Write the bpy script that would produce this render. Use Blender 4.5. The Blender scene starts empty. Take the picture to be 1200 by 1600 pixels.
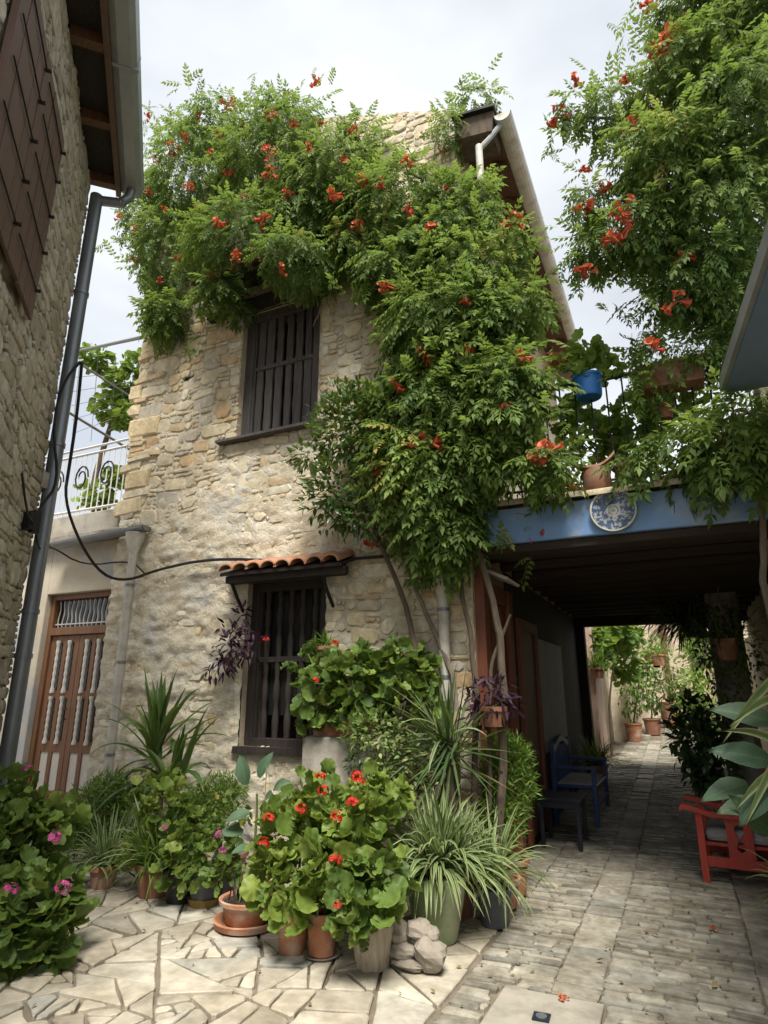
import bpy, math, random
import numpy as np
from mathutils import Vector, Matrix, noise

# ------------------------------------------------------------------ camera, sky, sun, exposure
SC = bpy.context.scene
COL = SC.collection
TILT, YAW, EYE = math.radians(16.2), math.radians(25), 1.6
cam_d = bpy.data.cameras.new('camera')
cam_d.sensor_fit = 'HORIZONTAL'; cam_d.sensor_width = 36; cam_d.lens = 28.8
cam_d.clip_start = 0.05; cam_d.clip_end = 1000
cam = bpy.data.objects.new('camera', cam_d); COL.objects.link(cam)
cam.location = (0, 0, EYE); cam.rotation_euler = (math.pi/2 + TILT, 0, YAW)
SC.camera = cam
SC.render.resolution_x, SC.render.resolution_y = 768, 1024

SUN_DIR = Vector((0.22, -0.48, 0.90)).normalized()        # towards the sun
sun_d = bpy.data.lights.new('sun', 'SUN'); sun_d.energy = 3.0; sun_d.angle = math.radians(22); sun_d.color = (1, .94, .84)
sun = bpy.data.objects.new('sun', sun_d); COL.objects.link(sun)
sun.rotation_euler = SUN_DIR.to_track_quat('Z', 'Y').to_euler()
W = bpy.data.worlds.new('World'); SC.world = W; W.use_nodes = True
nt = W.node_tree; nt.nodes.clear()
def wn(t, **k):
    n = nt.nodes.new(t)
    for a, b in k.items(): setattr(n, a, b)
    return n
w_sky = wn('ShaderNodeTexSky', sky_type='NISHITA', sun_disc=False, sun_elevation=math.asin(SUN_DIR.z),
           sun_rotation=math.atan2(SUN_DIR.x, SUN_DIR.y), air_density=1.0, dust_density=1.5)
w_tc = wn('ShaderNodeTexCoord'); w_map = wn('ShaderNodeMapping'); w_map.inputs['Scale'].default_value = (1, 1, 2.2)
w_n = wn('ShaderNodeTexNoise'); w_n.inputs['Scale'].default_value = 2.3; w_n.inputs['Detail'].default_value = 7; w_n.inputs['Roughness'].default_value = .55
w_n2 = wn('ShaderNodeTexNoise'); w_n2.inputs['Scale'].default_value = 1.3; w_n2.inputs['Detail'].default_value = 5
w_r = wn('ShaderNodeMapRange'); w_r.inputs[1].default_value = .30; w_r.inputs[2].default_value = .62; w_r.inputs[3].default_value = .86; w_r.inputs[4].default_value = 1
w_cr = wn('ShaderNodeValToRGB')
w_cr.color_ramp.elements[0].position = .40; w_cr.color_ramp.elements[0].color = (3.2, 3.42, 3.72, 1)
w_cr.color_ramp.elements[1].position = .60; w_cr.color_ramp.elements[1].color = (4.7, 4.85, 5.0, 1)
w_mx = wn('ShaderNodeMix', data_type='RGBA'); w_bg = wn('ShaderNodeBackground'); w_out = wn('ShaderNodeOutputWorld')
w_bg.inputs['Strength'].default_value = .1
L = nt.links.new
L(w_tc.outputs['Generated'], w_map.inputs['Vector']); L(w_map.outputs[0], w_n.inputs['Vector']); L(w_map.outputs[0], w_n2.inputs['Vector'])
L(w_n.outputs['Fac'], w_r.inputs[0]); L(w_r.outputs[0], w_mx.inputs['Factor']); L(w_n2.outputs['Fac'], w_cr.inputs['Fac'])
L(w_sky.outputs[0], w_mx.inputs[6]); L(w_cr.outputs[0], w_mx.inputs[7]); L(w_mx.outputs[2], w_bg.inputs['Color']); L(w_bg.outputs[0], w_out.inputs['Surface'])
vs = SC.view_settings; vs.view_transform = 'Standard'; vs.look = 'None'; vs.exposure = 1.2; vs.gamma = 1; vs.use_curve_mapping = False
SC.render.engine = 'CYCLES'; SC.cycles.use_denoising = True; SC.cycles.max_bounces = 6; SC.cycles.diffuse_bounces = 3; SC.cycles.transmission_bounces = 3; SC.cycles.glossy_bounces = 2
SC.cycles.transparent_max_bounces = 8; SC.cycles.caustics_reflective = SC.cycles.caustics_refractive = False

# ------------------------------------------------------------------ helpers
rng = np.random.default_rng(7)
random.seed(7)
CAMP = np.array((0, 0, EYE))
def ray(u, v):                       # direction seen at a place of the photograph (1200 x 1600)
    dx = (u-600)/960; dy = (800-v)/960
    fw = math.cos(TILT)-dy*math.sin(TILT); z = math.sin(TILT)+dy*math.cos(TILT)
    return (-fw*math.sin(YAW)+dx*math.cos(YAW), fw*math.cos(YAW)+dx*math.sin(YAW), z)
def at(u, v, X=None, Y=None, Z=None):  # where that direction meets a plane of the place
    d = ray(u, v)
    s = X/d[0] if X is not None else Y/d[1] if Y is not None else (Z-EYE)/d[2]
    return Vector((d[0]*s, d[1]*s, EYE+d[2]*s))
def G(y):                            # height of the ground: the lane climbs behind the passage
    return 0.0 if y < 7 else .045*(min(y, 24)-7)
def fb(x, y, z=0., s=1., o=3):
    a = 1.; t = 0.; p = Vector((x*s, y*s, z*s))
    for _ in range(o):
        t += a*noise.noise(p); p = p*2.03; a *= .5
    return t

# ---- materials
MATS = {}
def _new(name):
    m = bpy.data.materials.new(name); m.use_nodes = True
    n = m.node_tree; b = n.nodes['Principled BSDF']; MATS[name] = m
    return m, n, b
def nodes_noise(n, scale, detail=4, vec=None, rough=.6):
    t = n.nodes.new('ShaderNodeTexNoise'); t.inputs['Scale'].default_value = scale; t.inputs['Detail'].default_value = detail
    t.inputs['Roughness'].default_value = rough
    if vec is not None: n.links.new(vec, t.inputs['Vector'])
    return t
def ramp(n, fac, stops):
    r = n.nodes.new('ShaderNodeValToRGB'); e = r.color_ramp.elements
    while len(e) < len(stops): e.new(.5)
    for k, (p, c) in enumerate(stops):
        e[k].position = p; e[k].color = (*c, 1)
    n.links.new(fac, r.inputs['Fac']); return r
def mixc(n, fac, a, b, mode='MIX'):
    m = n.nodes.new('ShaderNodeMix'); m.data_type = 'RGBA'; m.blend_type = mode
    for val, sock in ((fac, 'Factor'), (a, 6), (b, 7)):
        if isinstance(val, (int, float)): m.inputs[sock].default_value = val
        elif isinstance(val, tuple): m.inputs[sock].default_value = (*val, 1)
        else: n.links.new(val, m.inputs[sock])
    return m.outputs[2]
def objvec(n, sc=(1, 1, 1)):
    g = n.nodes.new('ShaderNodeNewGeometry'); mp = n.nodes.new('ShaderNodeMapping'); mp.inputs['Scale'].default_value = sc
    n.links.new(g.outputs['Position'], mp.inputs['Vector']); return mp.outputs[0]
def bump(n, b, h, strength, dist=.01):
    bp = n.nodes.new('ShaderNodeBump'); bp.inputs['Strength'].default_value = strength; bp.inputs['Distance'].default_value = dist
    n.links.new(h, bp.inputs['Height']); n.links.new(bp.outputs[0], b.inputs['Normal'])
def pmat(name, c1, c2, scale=6., rough=.7, bmp=.3, bscale=None, metallic=0., stretch=(1, 1, 1), spec=.4, dirt=None):
    m, n, b = _new(name); v = objvec(n, stretch)
    t = nodes_noise(n, scale, 6, v)
    col = ramp(n, t.outputs['Fac'], [(.3, c1), (.7, c2)]).outputs[0]
    if dirt:
        t3 = nodes_noise(n, dirt[1], 5, v); f = ramp(n, t3.outputs['Fac'], [(.48, (0, 0, 0)), (.68, (1, 1, 1))])
        col = mixc(n, f.outputs[0], col, dirt[0])
    n.links.new(col, b.inputs['Base Color'])
    t2 = nodes_noise(n, bscale or scale*5, 5, v)
    bump(n, b, t2.outputs['Fac'], bmp, .008)
    rr = n.nodes.new('ShaderNodeMapRange'); rr.inputs[3].default_value = max(rough-.12, .05); rr.inputs[4].default_value = min(rough+.12, 1)
    n.links.new(t.outputs['Fac'], rr.inputs[0]); n.links.new(rr.outputs[0], b.inputs['Roughness'])
    b.inputs['Metallic'].default_value = metallic; b.inputs['Specular IOR Level'].default_value = spec
    return m
def amat(name, stops, rough=.85, bmp=.5, scale=18., dark=.72, stretch=(1, 1, 1), spec=.3, stain=(.82, .80, .76)):
    """pieces: the colour of each piece comes from its own value (attribute Col.r) plus grain"""
    m, n, b = _new(name); v = objvec(n, stretch)
    a = n.nodes.new('ShaderNodeAttribute'); a.attribute_name = 'Col'
    s = n.nodes.new('ShaderNodeSeparateColor'); n.links.new(a.outputs['Color'], s.inputs[0])
    c = ramp(n, s.outputs[0], stops).outputs[0]
    t = nodes_noise(n, scale, 7, v, .65)
    g = ramp(n, t.outputs['Fac'], [(.28, (dark, dark, dark*.97)), (.72, (1.16, 1.15, 1.12))])
    c = mixc(n, 1., c, g.outputs[0], 'MULTIPLY')
    t2 = nodes_noise(n, scale*.25, 4, v)
    g2 = ramp(n, t2.outputs['Fac'], [(.35, stain), (.65, (1.05, 1.05, 1.05))])
    c = mixc(n, 1., c, g2.outputs[0], 'MULTIPLY')
    n.links.new(c, b.inputs['Base Color']); b.inputs['Roughness'].default_value = rough
    b.inputs['Specular IOR Level'].default_value = spec
    t4 = nodes_noise(n, scale*2.2, 8, v, .7); bump(n, b, t4.outputs['Fac'], bmp, .012)
    return m
def leafmat(name, stops, rough=.42, trans=.3, tcol=(.30, .42, .05), stripe=None, spec=.28, tip=None, veins=None, zone=False):
    m, n, b = _new(name)
    a = n.nodes.new('ShaderNodeAttribute'); a.attribute_name = 'Col'
    s = n.nodes.new('ShaderNodeSeparateColor'); n.links.new(a.outputs['Color'], s.inputs[0])
    c = ramp(n, s.outputs[0], stops).outputs[0]
    if stripe:                      # pale margins of a striped leaf: Col.g runs across it
        f = ramp(n, s.outputs[1], stripe[1]); c = mixc(n, f.outputs[0], c, stripe[0])
    if tip:
        f = ramp(n, s.outputs[2], tip[1]); c = mixc(n, f.outputs[0], c, tip[0])
    if zone:
        zr = ramp(n, s.outputs[2], [(0, (1.1, 1.1, 1.)), (.42, (.95, .95, .9)), (.6, (.78, .80, .74)), (.8, (.97, .97, .97)), (1, (1.03, 1.02, 1.))]); c = mixc(n, 1., c, zr.outputs[0], 'MULTIPLY')
        vr = ramp(n, s.outputs[1], [(0, (.86, .86, .86)), (.85, (1.04, 1.04, 1.02)), (1, (1.2, 1.2, 1.1))]); c = mixc(n, 1., c, vr.outputs[0], 'MULTIPLY')
    if veins:                       # side veins run from the midrib to the edge
        def mth(op, a, b_):
            q = n.nodes.new('ShaderNodeMath'); q.operation = op
            for i, val in enumerate((a, b_)):
                if isinstance(val, (int, float)): q.inputs[i].default_value = val
                else: n.links.new(val, q.inputs[i])
            return q.outputs[0]
        ac = mth('ABSOLUTE', mth('SUBTRACT', s.outputs[1], .5), 0)
        w = mth('SINE', mth('MULTIPLY', mth('SUBTRACT', s.outputs[2], mth('MULTIPLY', ac, .5)), veins), 0)
        vr = ramp(n, w, [(0, (1, 1, 1)), (.8, (1, 1, 1)), (1, (1.3, 1.3, 1.2))]); c = mixc(n, 1., c, vr.outputs[0], 'MULTIPLY')
        mr = ramp(n, ac, [(0, (1.5, 1.5, 1.3)), (.05, (1, 1, 1))]); c = mixc(n, 1., c, mr.outputs[0], 'MULTIPLY')
    t = nodes_noise(n, 9., 3, objvec(n)); g = ramp(n, t.outputs['Fac'], [(.3, (.8, .8, .8)), (.7, (1.15, 1.15, 1.1))])
    c = mixc(n, 1., c, g.outputs[0], 'MULTIPLY')
    n.links.new(c, b.inputs['Base Color']); b.inputs['Roughness'].default_value = rough; b.inputs['Specular IOR Level'].default_value = spec
    tr = n.nodes.new('ShaderNodeBsdfTranslucent'); n.links.new(mixc(n, .5, c, tcol), tr.inputs['Color'])
    mx = n.nodes.new('ShaderNodeMixShader'); mx.inputs[0].default_value = trans
    n.links.new(b.outputs[0], mx.inputs[1]); n.links.new(tr.outputs[0], mx.inputs[2])
    n.links.new(mx.outputs[0], n.nodes['Material Output'].inputs['Surface'])
    return m

# ---- mesh building
def to_mesh(name, V, F, mat=None, smooth=False, col=None):
    me = bpy.data.meshes.new(name)
    V = np.asarray(V, dtype=np.float32)
    if isinstance(F, np.ndarray):
        nv, nf = len(V), len(F); k = F.shape[1]
        me.vertices.add(nv); me.vertices.foreach_set('co', V.ravel())
        me.loops.add(nf*k); me.loops.foreach_set('vertex_index', F.astype(np.int32).ravel())
        me.polygons.add(nf); me.polygons.foreach_set('loop_start', np.arange(0, nf*k, k, dtype=np.int32))
        me.polygons.foreach_set('loop_total', np.full(nf, k, dtype=np.int32))
        me.update(calc_edges=True)
    else:
        me.from_pydata(V.tolist(), [], F); me.update()
    me.polygons.foreach_set('use_smooth', np.full(len(me.polygons), smooth))
    if col is not None:
        at_ = me.color_attributes.new('Col', 'FLOAT_COLOR', 'POINT')
        c = np.ones((len(V), 4), dtype=np.float32); c[:, :col.shape[1]] = col
        at_.data.foreach_set('color', c.ravel())
    if mat: me.materials.append(MATS[mat] if isinstance(mat, str) else mat)
    return me
def wloc(o):
    p = Vector((0, 0, 0))
    while o is not None: p = p + o.location; o = o.parent
    return p
def link(name, me, parent=None):
    o = bpy.data.objects.new(name, me); COL.objects.link(o); o.parent = parent; return o
def tag(o, label, cat, group=None):
    o['label'] = label; o['category'] = cat
    if group: o['group'] = group
    return o
def thing(name, loc, label, cat, group=None):
    o = bpy.data.objects.new(name, None); COL.objects.link(o); o.location = loc; o.empty_display_size = .2
    return tag(o, label, cat, group)
class MB:
    """collects shapes in world coordinates; build() makes them ONE mesh object"""
    def __init__(s): s.V = []; s.F = []
    def add(s, V, F):
        k = len(s.V); s.V += [tuple(p) for p in V]; s.F += [tuple(i+k for i in f) for f in F]; return s
    def box(s, c, d, R=None, j=0.):
        x, y, z = d[0]/2, d[1]/2, d[2]/2
        P = [Vector((a*x, b*y, e*z)) for a in (-1, 1) for b in (-1, 1) for e in (-1, 1)]
        if j: P = [p+Vector((random.uniform(-j, j) for _ in range(3))) for p in P]
        if R is not None: P = [R @ p for p in P]
        P = [p+Vector(c) for p in P]
        return s.add(P, [(0, 1, 3, 2), (4, 6, 7, 5), (0, 4, 5, 1), (2, 3, 7, 6), (0, 2, 6, 4), (1, 5, 7, 3)])
    def bx(s, x0, x1, y0, y1, z0, z1): return s.box(((x0+x1)/2, (y0+y1)/2, (z0+z1)/2), (x1-x0, y1-y0, z1-z0))
    def tube(s, P, r, n=8, cap=True):
        P = [Vector(p) for p in P]; m = len(P)
        if not hasattr(r, '__len__'): r = [r]*m
        V = []; up = None
        for i, p in enumerate(P):
            t = (P[min(i+1, m-1)]-P[max(i-1, 0)]).normalized()
            if up is None: up = Vector((0, 0, 1)) if abs(t.z) < .9 else Vector((1, 0, 0))
            a = t.cross(up).normalized(); b = a.cross(t).normalized(); up = b
            for k in range(n):
                q = 2*math.pi*k/n; V.append(p+(a*math.cos(q)+b*math.sin(q))*r[i])
        F = [(i*n+k, i*n+(k+1) % n, (i+1)*n+(k+1) % n, (i+1)*n+k) for i in range(m-1) for k in range(n)]
        if cap: F += [tuple(range(n)), tuple((m-1)*n+k for k in reversed(range(n)))]
        return s.add(V, F)
    def lathe(s, c, prof, n=24, axis=None, wob=0.):
        c = Vector(c); V = []; R = axis
        for (r, z) in prof:
            for k in range(n):
                q = 2*math.pi*k/n; rr = r*(1+wob*math.sin(3*q+z*9)) if wob else r
                p = Vector((rr*math.cos(q), rr*math.sin(q), z))
                V.append(c+(R @ p if R is not None else p))
        m = len(prof)
        F = [(i*n+k, i*n+(k+1) % n, (i+1)*n+(k+1) % n, (i+1)*n+k) for i in range(m-1) for k in range(n)]
        F += [tuple(reversed(range(n))), tuple((m-1)*n+k for k in range(n))]
        return s.add(V, F)
    def build(s, name, mat, parent=None, smooth=False, bevel=0., var=None):
        V = np.array([tuple(p) for p in s.V], dtype=np.float32).reshape(-1, 3)
        if parent is not None: V = V-np.array(wloc(parent), dtype=np.float32)
        me = to_mesh(name, V, s.F, mat, False, None if var is None else np.full((len(V), 1), var, dtype=np.float32))
        if smooth: me.shade_auto(45) if hasattr(me, 'shade_auto') else None
        o = link(name, me, parent)
        if smooth:
            me.polygons.foreach_set('use_smooth', np.full(len(me.polygons), True))
            try: me.set_sharp_from_angle(angle=math.radians(40))
            except Exception: pass
        if bevel:
            md = o.modifiers.new('bevel', 'BEVEL'); md.width = bevel; md.segments = 2; md.limit_method = 'ANGLE'
        return o

# ---- leaf templates: V (n,3) with the leaf along +Y, its upper side +Z; C = (across, along)
def t_leaflet(Lg=1., Wd=.42, curl=.12, fold=.12):
    ts = [0, .3, .62, 1]; ws = [0, 1, .78, 0]
    V = []; C = []
    for t, w in zip(ts, ws):
        z = -curl*t*t
        V.append((0, t*Lg, z)); C.append((.5, t))
        if 0 < w:
            for sgn in (-1, 1): V.append((sgn*w*Wd/2, t*Lg, z+fold*w*Wd)); C.append((.5+.5*sgn, t))
    # 0 base, 1 m1, 2 l1, 3 r1, 4 m2, 5 l2, 6 r2, 7 tip
    F = [(0, 1, 2), (0, 3, 1), (1, 4, 2), (2, 4, 5), (1, 3, 4), (3, 6, 4), (4, 7, 5), (4, 6, 7)]
    return np.array(V), np.array(F), np.array(C)
def t_lite(Lg=1., Wd=.42, curl=.12, fold=.12):
    V = [(0, 0, 0), (0, .42*Lg, -.18*curl), (-Wd/2, .40*Lg, -.18*curl+fold*Wd), (Wd/2, .40*Lg, -.18*curl+fold*Wd), (0, Lg, -curl)]
    return np.array(V), np.array([(0, 1, 2), (0, 3, 1), (1, 4, 2), (1, 3, 4)]), np.array([(.5, 0), (.5, .4), (0, .4), (1, .4), (.5, 1)])
def join_t(parts):
    V = []; F = []; C = []; k = 0
    for v, f, c in parts: V.append(v); F.append(f+k); C.append(c); k += len(v)
    return np.vstack(V), np.vstack(F), np.vstack(C)
def rotm(ax, ang): return np.array(Matrix.Rotation(ang, 3, ax))
def t_pinnate(pairs=4, Lf=.36, Wd=.46, droop=.25, spread=62, seed=0):
    r = random.Random(seed); parts = []
    rachis_z = lambda t: -droop*t*t
    for i in range(pairs):
        t = .18+.74*i/(pairs-1) if pairs > 1 else .5
        sc = Lf*(1-.25*abs(t-.5)*1.2)*r.uniform(.9, 1.1)
        for sgn in (-1, 1):
            v, f, c = t_lite(1, Wd, .2, .14); v = v*sc
            R = rotm('Z', -sgn*math.radians(spread+r.uniform(-10, 10)-18*t)) @ rotm('X', math.radians(-12+r.uniform(-14, 10))) @ rotm('Y', sgn*math.radians(12))
            v = v @ R.T + np.array((0, t, rachis_z(t))); parts.append((v, f, c))
    v, f, c = t_lite(1, Wd, .2, .14); v = (v*Lf*1.1) @ rotm('X', math.radians(-30*droop*2)).T + np.array((0, .97, rachis_z(.97))); parts.append((v, f, c))
    w = .012; rv = []; rc = []
    for t in (0, .5, 1): rv += [(-w, t, rachis_z(t)-.005), (w, t, rachis_z(t)-.005)]; rc += [(.5, 0), (.5, 0)]
    parts.append((np.array(rv), np.array([(0, 1, 2), (1, 3, 2), (2, 3, 4), (3, 5, 4)]), np.array(rc)))
    return join_t(parts)
def t_round(n=16, lobes=5, depth=.13, cup=.22, seed=0):
    """scalloped round leaf of a pelargonium, stalk at the notch"""
    r = random.Random(seed); V = [(0, .12, -.02)]; C = [(0, 0)]
    for ring, rad in ((0, .55), (1, 1.)):
        for k in range(n):
            a = -math.pi/2+math.radians(14)+(2*math.pi-math.radians(28))*k/(n-1)
            rr = rad*.5*(1-depth+(depth*1.6*abs(math.cos((a+math.pi/2)*lobes/2))**.6 if ring else depth))*(.96+.08*r.random())
            z = cup*rad*rad*.5+(.05*math.cos(lobes*(a+math.pi/2)+seed)+.05*math.sin(2*a+seed*2) if ring else 0)
            V.append((rr*math.cos(a), .5+rr*math.sin(a)*(.95)-.02, z)); C.append((.5+.5*math.cos(lobes*(a+math.pi/2)), rad))
    F = []
    for k in range(n-1):
        F += [(0, 1+k, 2+k), (1+k, 1+n+k, 2+n+k), (1+k, 2+n+k, 2+k)]
    V = np.array(V); V[0, 1] = .42
    V = np.vstack([V, [(0, .02, .02)]]); C.append((0, 0)); k = len(V)-1
    F += [(0, k, 1), (0, n, k)]
    return V, np.array(F), np.array(C)
def t_broad(Lg=1., Wd=.45, curl=.35, fold=.18, n=7, heart=0.):
    V = []; C = []
    for i in range(n):
        t = i/(n-1); w = math.sin(math.pi*min(1, t*.93+.06)**.8)*Wd/2 if i < n-1 else 0
        z = -curl*t*t; y = t*(1-.12*curl*t)
        for sgn in (-1, -.5, 0, .5, 1):
            V.append((sgn*w, y, z+fold*abs(sgn)*w*1.2+.01*math.sin(t*19+sgn))); C.append((.5+.5*sgn, t))
    F = []
    for i in range(n-1):
        for k in range(4):
            a = i*5+k; F += [(a, a+1, a+6), (a, a+6, a+5)]
    return np.array(V)*Lg, np.array(F), np.array(C)
def basis(d, nrm):
    """(n,3) directions and wanted normals -> (n,3,3) with columns side, along, normal"""
    y = d/np.linalg.norm(d, axis=1, keepdims=True)
    x = np.cross(y, nrm); x /= np.linalg.norm(x, axis=1, keepdims=True)+1e-9
    z = np.cross(x, y)
    return np.stack([x, y, z], axis=2)
def unit(a): return a/(np.linalg.norm(a, axis=-1, keepdims=True)+1e-9)
class Leaves:
    def __init__(s, temps): s.T = temps; s.P = []; s.R = []; s.S = []; s.K = []; s.W = []
    def add(s, P, D, N, S, var=None):
        n = len(P)
        if n == 0: return
        s.P.append(np.asarray(P)); s.R.append(basis(np.asarray(D), np.asarray(N))); s.S.append(np.broadcast_to(S, (n,)).astype(float))
        s.K.append(rng.integers(0, len(s.T), n)); s.W.append(rng.random(n) if var is None else np.broadcast_to(var, (n,)))
    def build(s, parent, mat, name='foliage', pieces=0, piece='leaf'):
        P = np.vstack(s.P); R = np.vstack(s.R); S = np.concatenate(s.S); K = np.concatenate(s.K); Wv = np.concatenate(s.W)
        base = np.array(wloc(parent)) if parent is not None else np.zeros(3)
        near = np.argsort(np.linalg.norm(P-CAMP, axis=1)-2.5*S)[:pieces] if pieces else np.array([], int)
        m = np.ones(len(P), bool); m[near] = False
        if pieces:
            lib = {}
            for i in near:
                key = (int(K[i]), int(Wv[i]*4))
                if key not in lib:
                    v, f, c = s.T[key[0]]; cc = np.column_stack([np.full(len(v), (key[1]+.5)/4), c])
                    lib[key] = to_mesh(piece, v, f, mat, True, cc)
                o = bpy.data.objects.new(piece, lib[key]); COL.objects.link(o); o.parent = parent
                M = np.eye(4); M[:3, :3] = R[i]*S[i]; M[:3, 3] = P[i]-base
                o.matrix_local = Matrix(M.tolist())
        if m.any():
            V = []; F = []; C = []; off = 0
            for k, (v, f, c) in enumerate(s.T):
                idx = np.where(m & (K == k))[0]
                if len(idx) == 0: continue
                vv = np.einsum('nij,vj->nvi', R[idx]*S[idx, None, None], v)+P[idx, None, :]-base
                ff = f[None]+(np.arange(len(idx))*len(v))[:, None, None]+off
                cc = np.concatenate([np.repeat(Wv[idx], len(v))[:, None], np.tile(c, (len(idx), 1))], axis=1)
                V.append(vv.reshape(-1, 3)); F.append(ff.reshape(-1, 3)); C.append(cc); off += len(idx)*len(v)
            o = link(name, to_mesh(name, np.vstack(V), np.vstack(F), mat, True, np.vstack(C)), parent)
            if pieces: o['kind'] = 'stuff'
            return o
def straps(parent, mat, base, n, Lg, Wd, elev=(20, 85), droop=.8, seg=7, name='foliage', spread=.04, az=None, pieces=0, tipw=.05, stem=None, fold=.25):
    """long arching leaves from one crown; every one a folded strip that bends under its weight"""
    VV = []; FF = []; CC = []; off = 0
    base = Vector(base); lst = []
    for i in range(n):
        a = random.uniform(0, 2*math.pi) if az is None else random.uniform(*az)
        e = math.radians(random.uniform(*elev)); l = Lg*random.uniform(.65, 1.1); w = Wd*random.uniform(.75, 1.15)
        b = base+Vector((random.gauss(0, spread), random.gauss(0, spread), random.uniform(-.01, .02)))
        if stem: b = base+Vector((random.gauss(0, spread), random.gauss(0, spread), random.uniform(-stem, 0)))
        p = Vector(b); d = Vector((math.cos(a)*math.cos(e), math.sin(a)*math.cos(e), math.sin(e)))
        side = Vector((-math.sin(a), math.cos(a), 0)); tw = random.uniform(-.5, .5); g = droop*random.uniform(.6, 1.4)
        V = []; C = []; var = random.random()
        for k in range(seg+1):
            t = k/seg; ww = w*(min(1, .45+2.2*t))*(1 if t < .55 else max(tipw, 1-((t-.55)/.45)**1.5))
            nn = side.cross(d).normalized(); s2 = (side*math.cos(tw*t)+nn*math.sin(tw*t))
            for q in (-1, 0, 1):
                V.append(p+s2*q*ww/2+nn*(-fold*ww*(1-abs(q)))); C.append((var, .5+.5*q, t))
            p = p+d*(l/seg); d = (d+Vector((0, 0, -1))*g*(.3+t)*(1.6/seg)*max(.15, math.hypot(d.x, d.y))).normalized()
        F = []
        for k in range(seg):
            for q in (0, 1):
                a_ = k*3+q; F += [(a_, a_+1, a_+4), (a_, a_+4, a_+3)]
        lst.append((np.array(V), np.array(F), np.array(C)))
    bl = np.array(wloc(parent)) if parent is not None else np.zeros(3)
    lst.sort(key=lambda q: np.linalg.norm(q[0].mean(0)-CAMP))
    for v, f, c in lst[:pieces]: link('leaf', to_mesh('leaf', v-bl, f, mat, True, c), parent)
    rest = lst[pieces:]
    if rest:
        V, F, C = join_t(rest)
        o = link(name, to_mesh(name, V-bl, F, mat, True, C), parent)
        if pieces: o['kind'] = 'stuff'
def sph(n):
    a = rng.normal(size=(n, 3)); return unit(a)

# ------------------------------------------------------------------ materials
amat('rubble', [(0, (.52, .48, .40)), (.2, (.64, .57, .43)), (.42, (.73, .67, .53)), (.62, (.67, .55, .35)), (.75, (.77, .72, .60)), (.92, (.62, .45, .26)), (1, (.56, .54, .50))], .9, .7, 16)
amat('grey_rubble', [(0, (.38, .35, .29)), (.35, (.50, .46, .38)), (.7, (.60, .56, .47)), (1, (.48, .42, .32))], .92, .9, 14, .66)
amat('flagstone', [(0, (.37, .34, .285)), (.3, (.45, .42, .355)), (.6, (.52, .485, .41)), (.85, (.58, .545, .47)), (1, (.39, .39, .365))], .85, .8, 7, .70, stain=(.74, .70, .64))
amat('sett', [(0, (.22, .21, .18)), (.4, (.33, .31, .265)), (.75, (.42, .395, .335)), (1, (.28, .28, .26))], .85, .7, 12, .66, stain=(.66, .63, .58))
pmat('mortar', (.30, .26, .20), (.42, .37, .29), 8, .95, .6, 50)
pmat('dirt_joint', (.13, .11, .085), (.24, .20, .15), 7, .95, .7, 60)
def plaster_mat():
    m, n, b = _new('old_plaster'); v = objvec(n)
    t = nodes_noise(n, 5, 8, v, .65); c = ramp(n, t.outputs['Fac'], [(.25, (.50, .42, .29)), (.42, (.69, .61, .46)), (.65, (.81, .76, .63))]).outputs[0]
    t1 = nodes_noise(n, 1.5, 5, v); f = ramp(n, t1.outputs['Fac'], [(.55, (0, 0, 0)), (.68, (.6, .6, .6))]); c = mixc(n, f.outputs[0], c, (.52, .56, .62))   # leftover blue wash
    t2 = nodes_noise(n, 2.4, 6, v, .7); f2 = ramp(n, t2.outputs['Fac'], [(.56, (0, 0, 0)), (.72, (.75, .75, .75))]); c = mixc(n, f2.outputs[0], c, (.47, .34, .18))
    n.links.new(c, b.inputs['Base Color']); b.inputs['Roughness'].default_value = .95; b.inputs['Specular IOR Level'].default_value = .2
    t3 = nodes_noise(n, 26, 9, v, .75); bump(n, b, t3.outputs['Fac'], 1., .035)
plaster_mat()
pmat('rough_render', (.46, .40, .31), (.70, .63, .51), 5.5, .95, 1., 26, dirt=((.25, .21, .15), 2.2))
pmat('smooth_plaster', (.50, .44, .34), (.62, .57, .47), 3, .92, .4, 30, dirt=((.40, .42, .46), 1.7))
pmat('far_stone', (.38, .31, .22), (.58, .50, .38), 3.5, .95, .9, 14)
pmat('pink_plaster', (.48, .32, .25), (.58, .45, .36), 3, .95, .5, 20, dirt=((.36, .27, .2), 3))
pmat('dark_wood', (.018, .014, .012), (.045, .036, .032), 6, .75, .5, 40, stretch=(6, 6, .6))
pmat('grey_wood', (.045, .040, .040), (.115, .105, .10), 7, .8, .6, 50, stretch=(7, 7, .5))
pmat('brown_wood', (.085, .042, .022), (.17, .085, .045), 5, .6, .4, 40, stretch=(7, 7, .5))
pmat('door_wood', (.15, .07, .033), (.25, .125, .065), 4, .5, .3, 40, stretch=(8, 8, .6))
pmat('red_wood', (.13, .042, .022), (.22, .075, .04), 4, .6, .4, 40, stretch=(7, 7, .6))
pmat('shutter_wood', (.105, .062, .044), (.165, .10, .072), 5, .62, .4, 40, stretch=(6, 6, .4))
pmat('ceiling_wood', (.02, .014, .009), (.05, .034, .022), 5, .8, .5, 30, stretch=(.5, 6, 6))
pmat('white_paint', (.66, .64, .58), (.76, .74, .69), 8, .5, .2, 40)
pmat('panel_paint', (.56, .52, .46), (.66, .62, .56), 5, .55, .2, 40)
pmat('zinc', (.17, .19, .21), (.26, .28, .30), 3, .42, .15, 30, metallic=.55, stretch=(1, 1, .4))
pmat('gutter_grey', (.27, .29, .30), (.37, .39, .39), 3, .5, .1, 30, metallic=.2)
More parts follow.
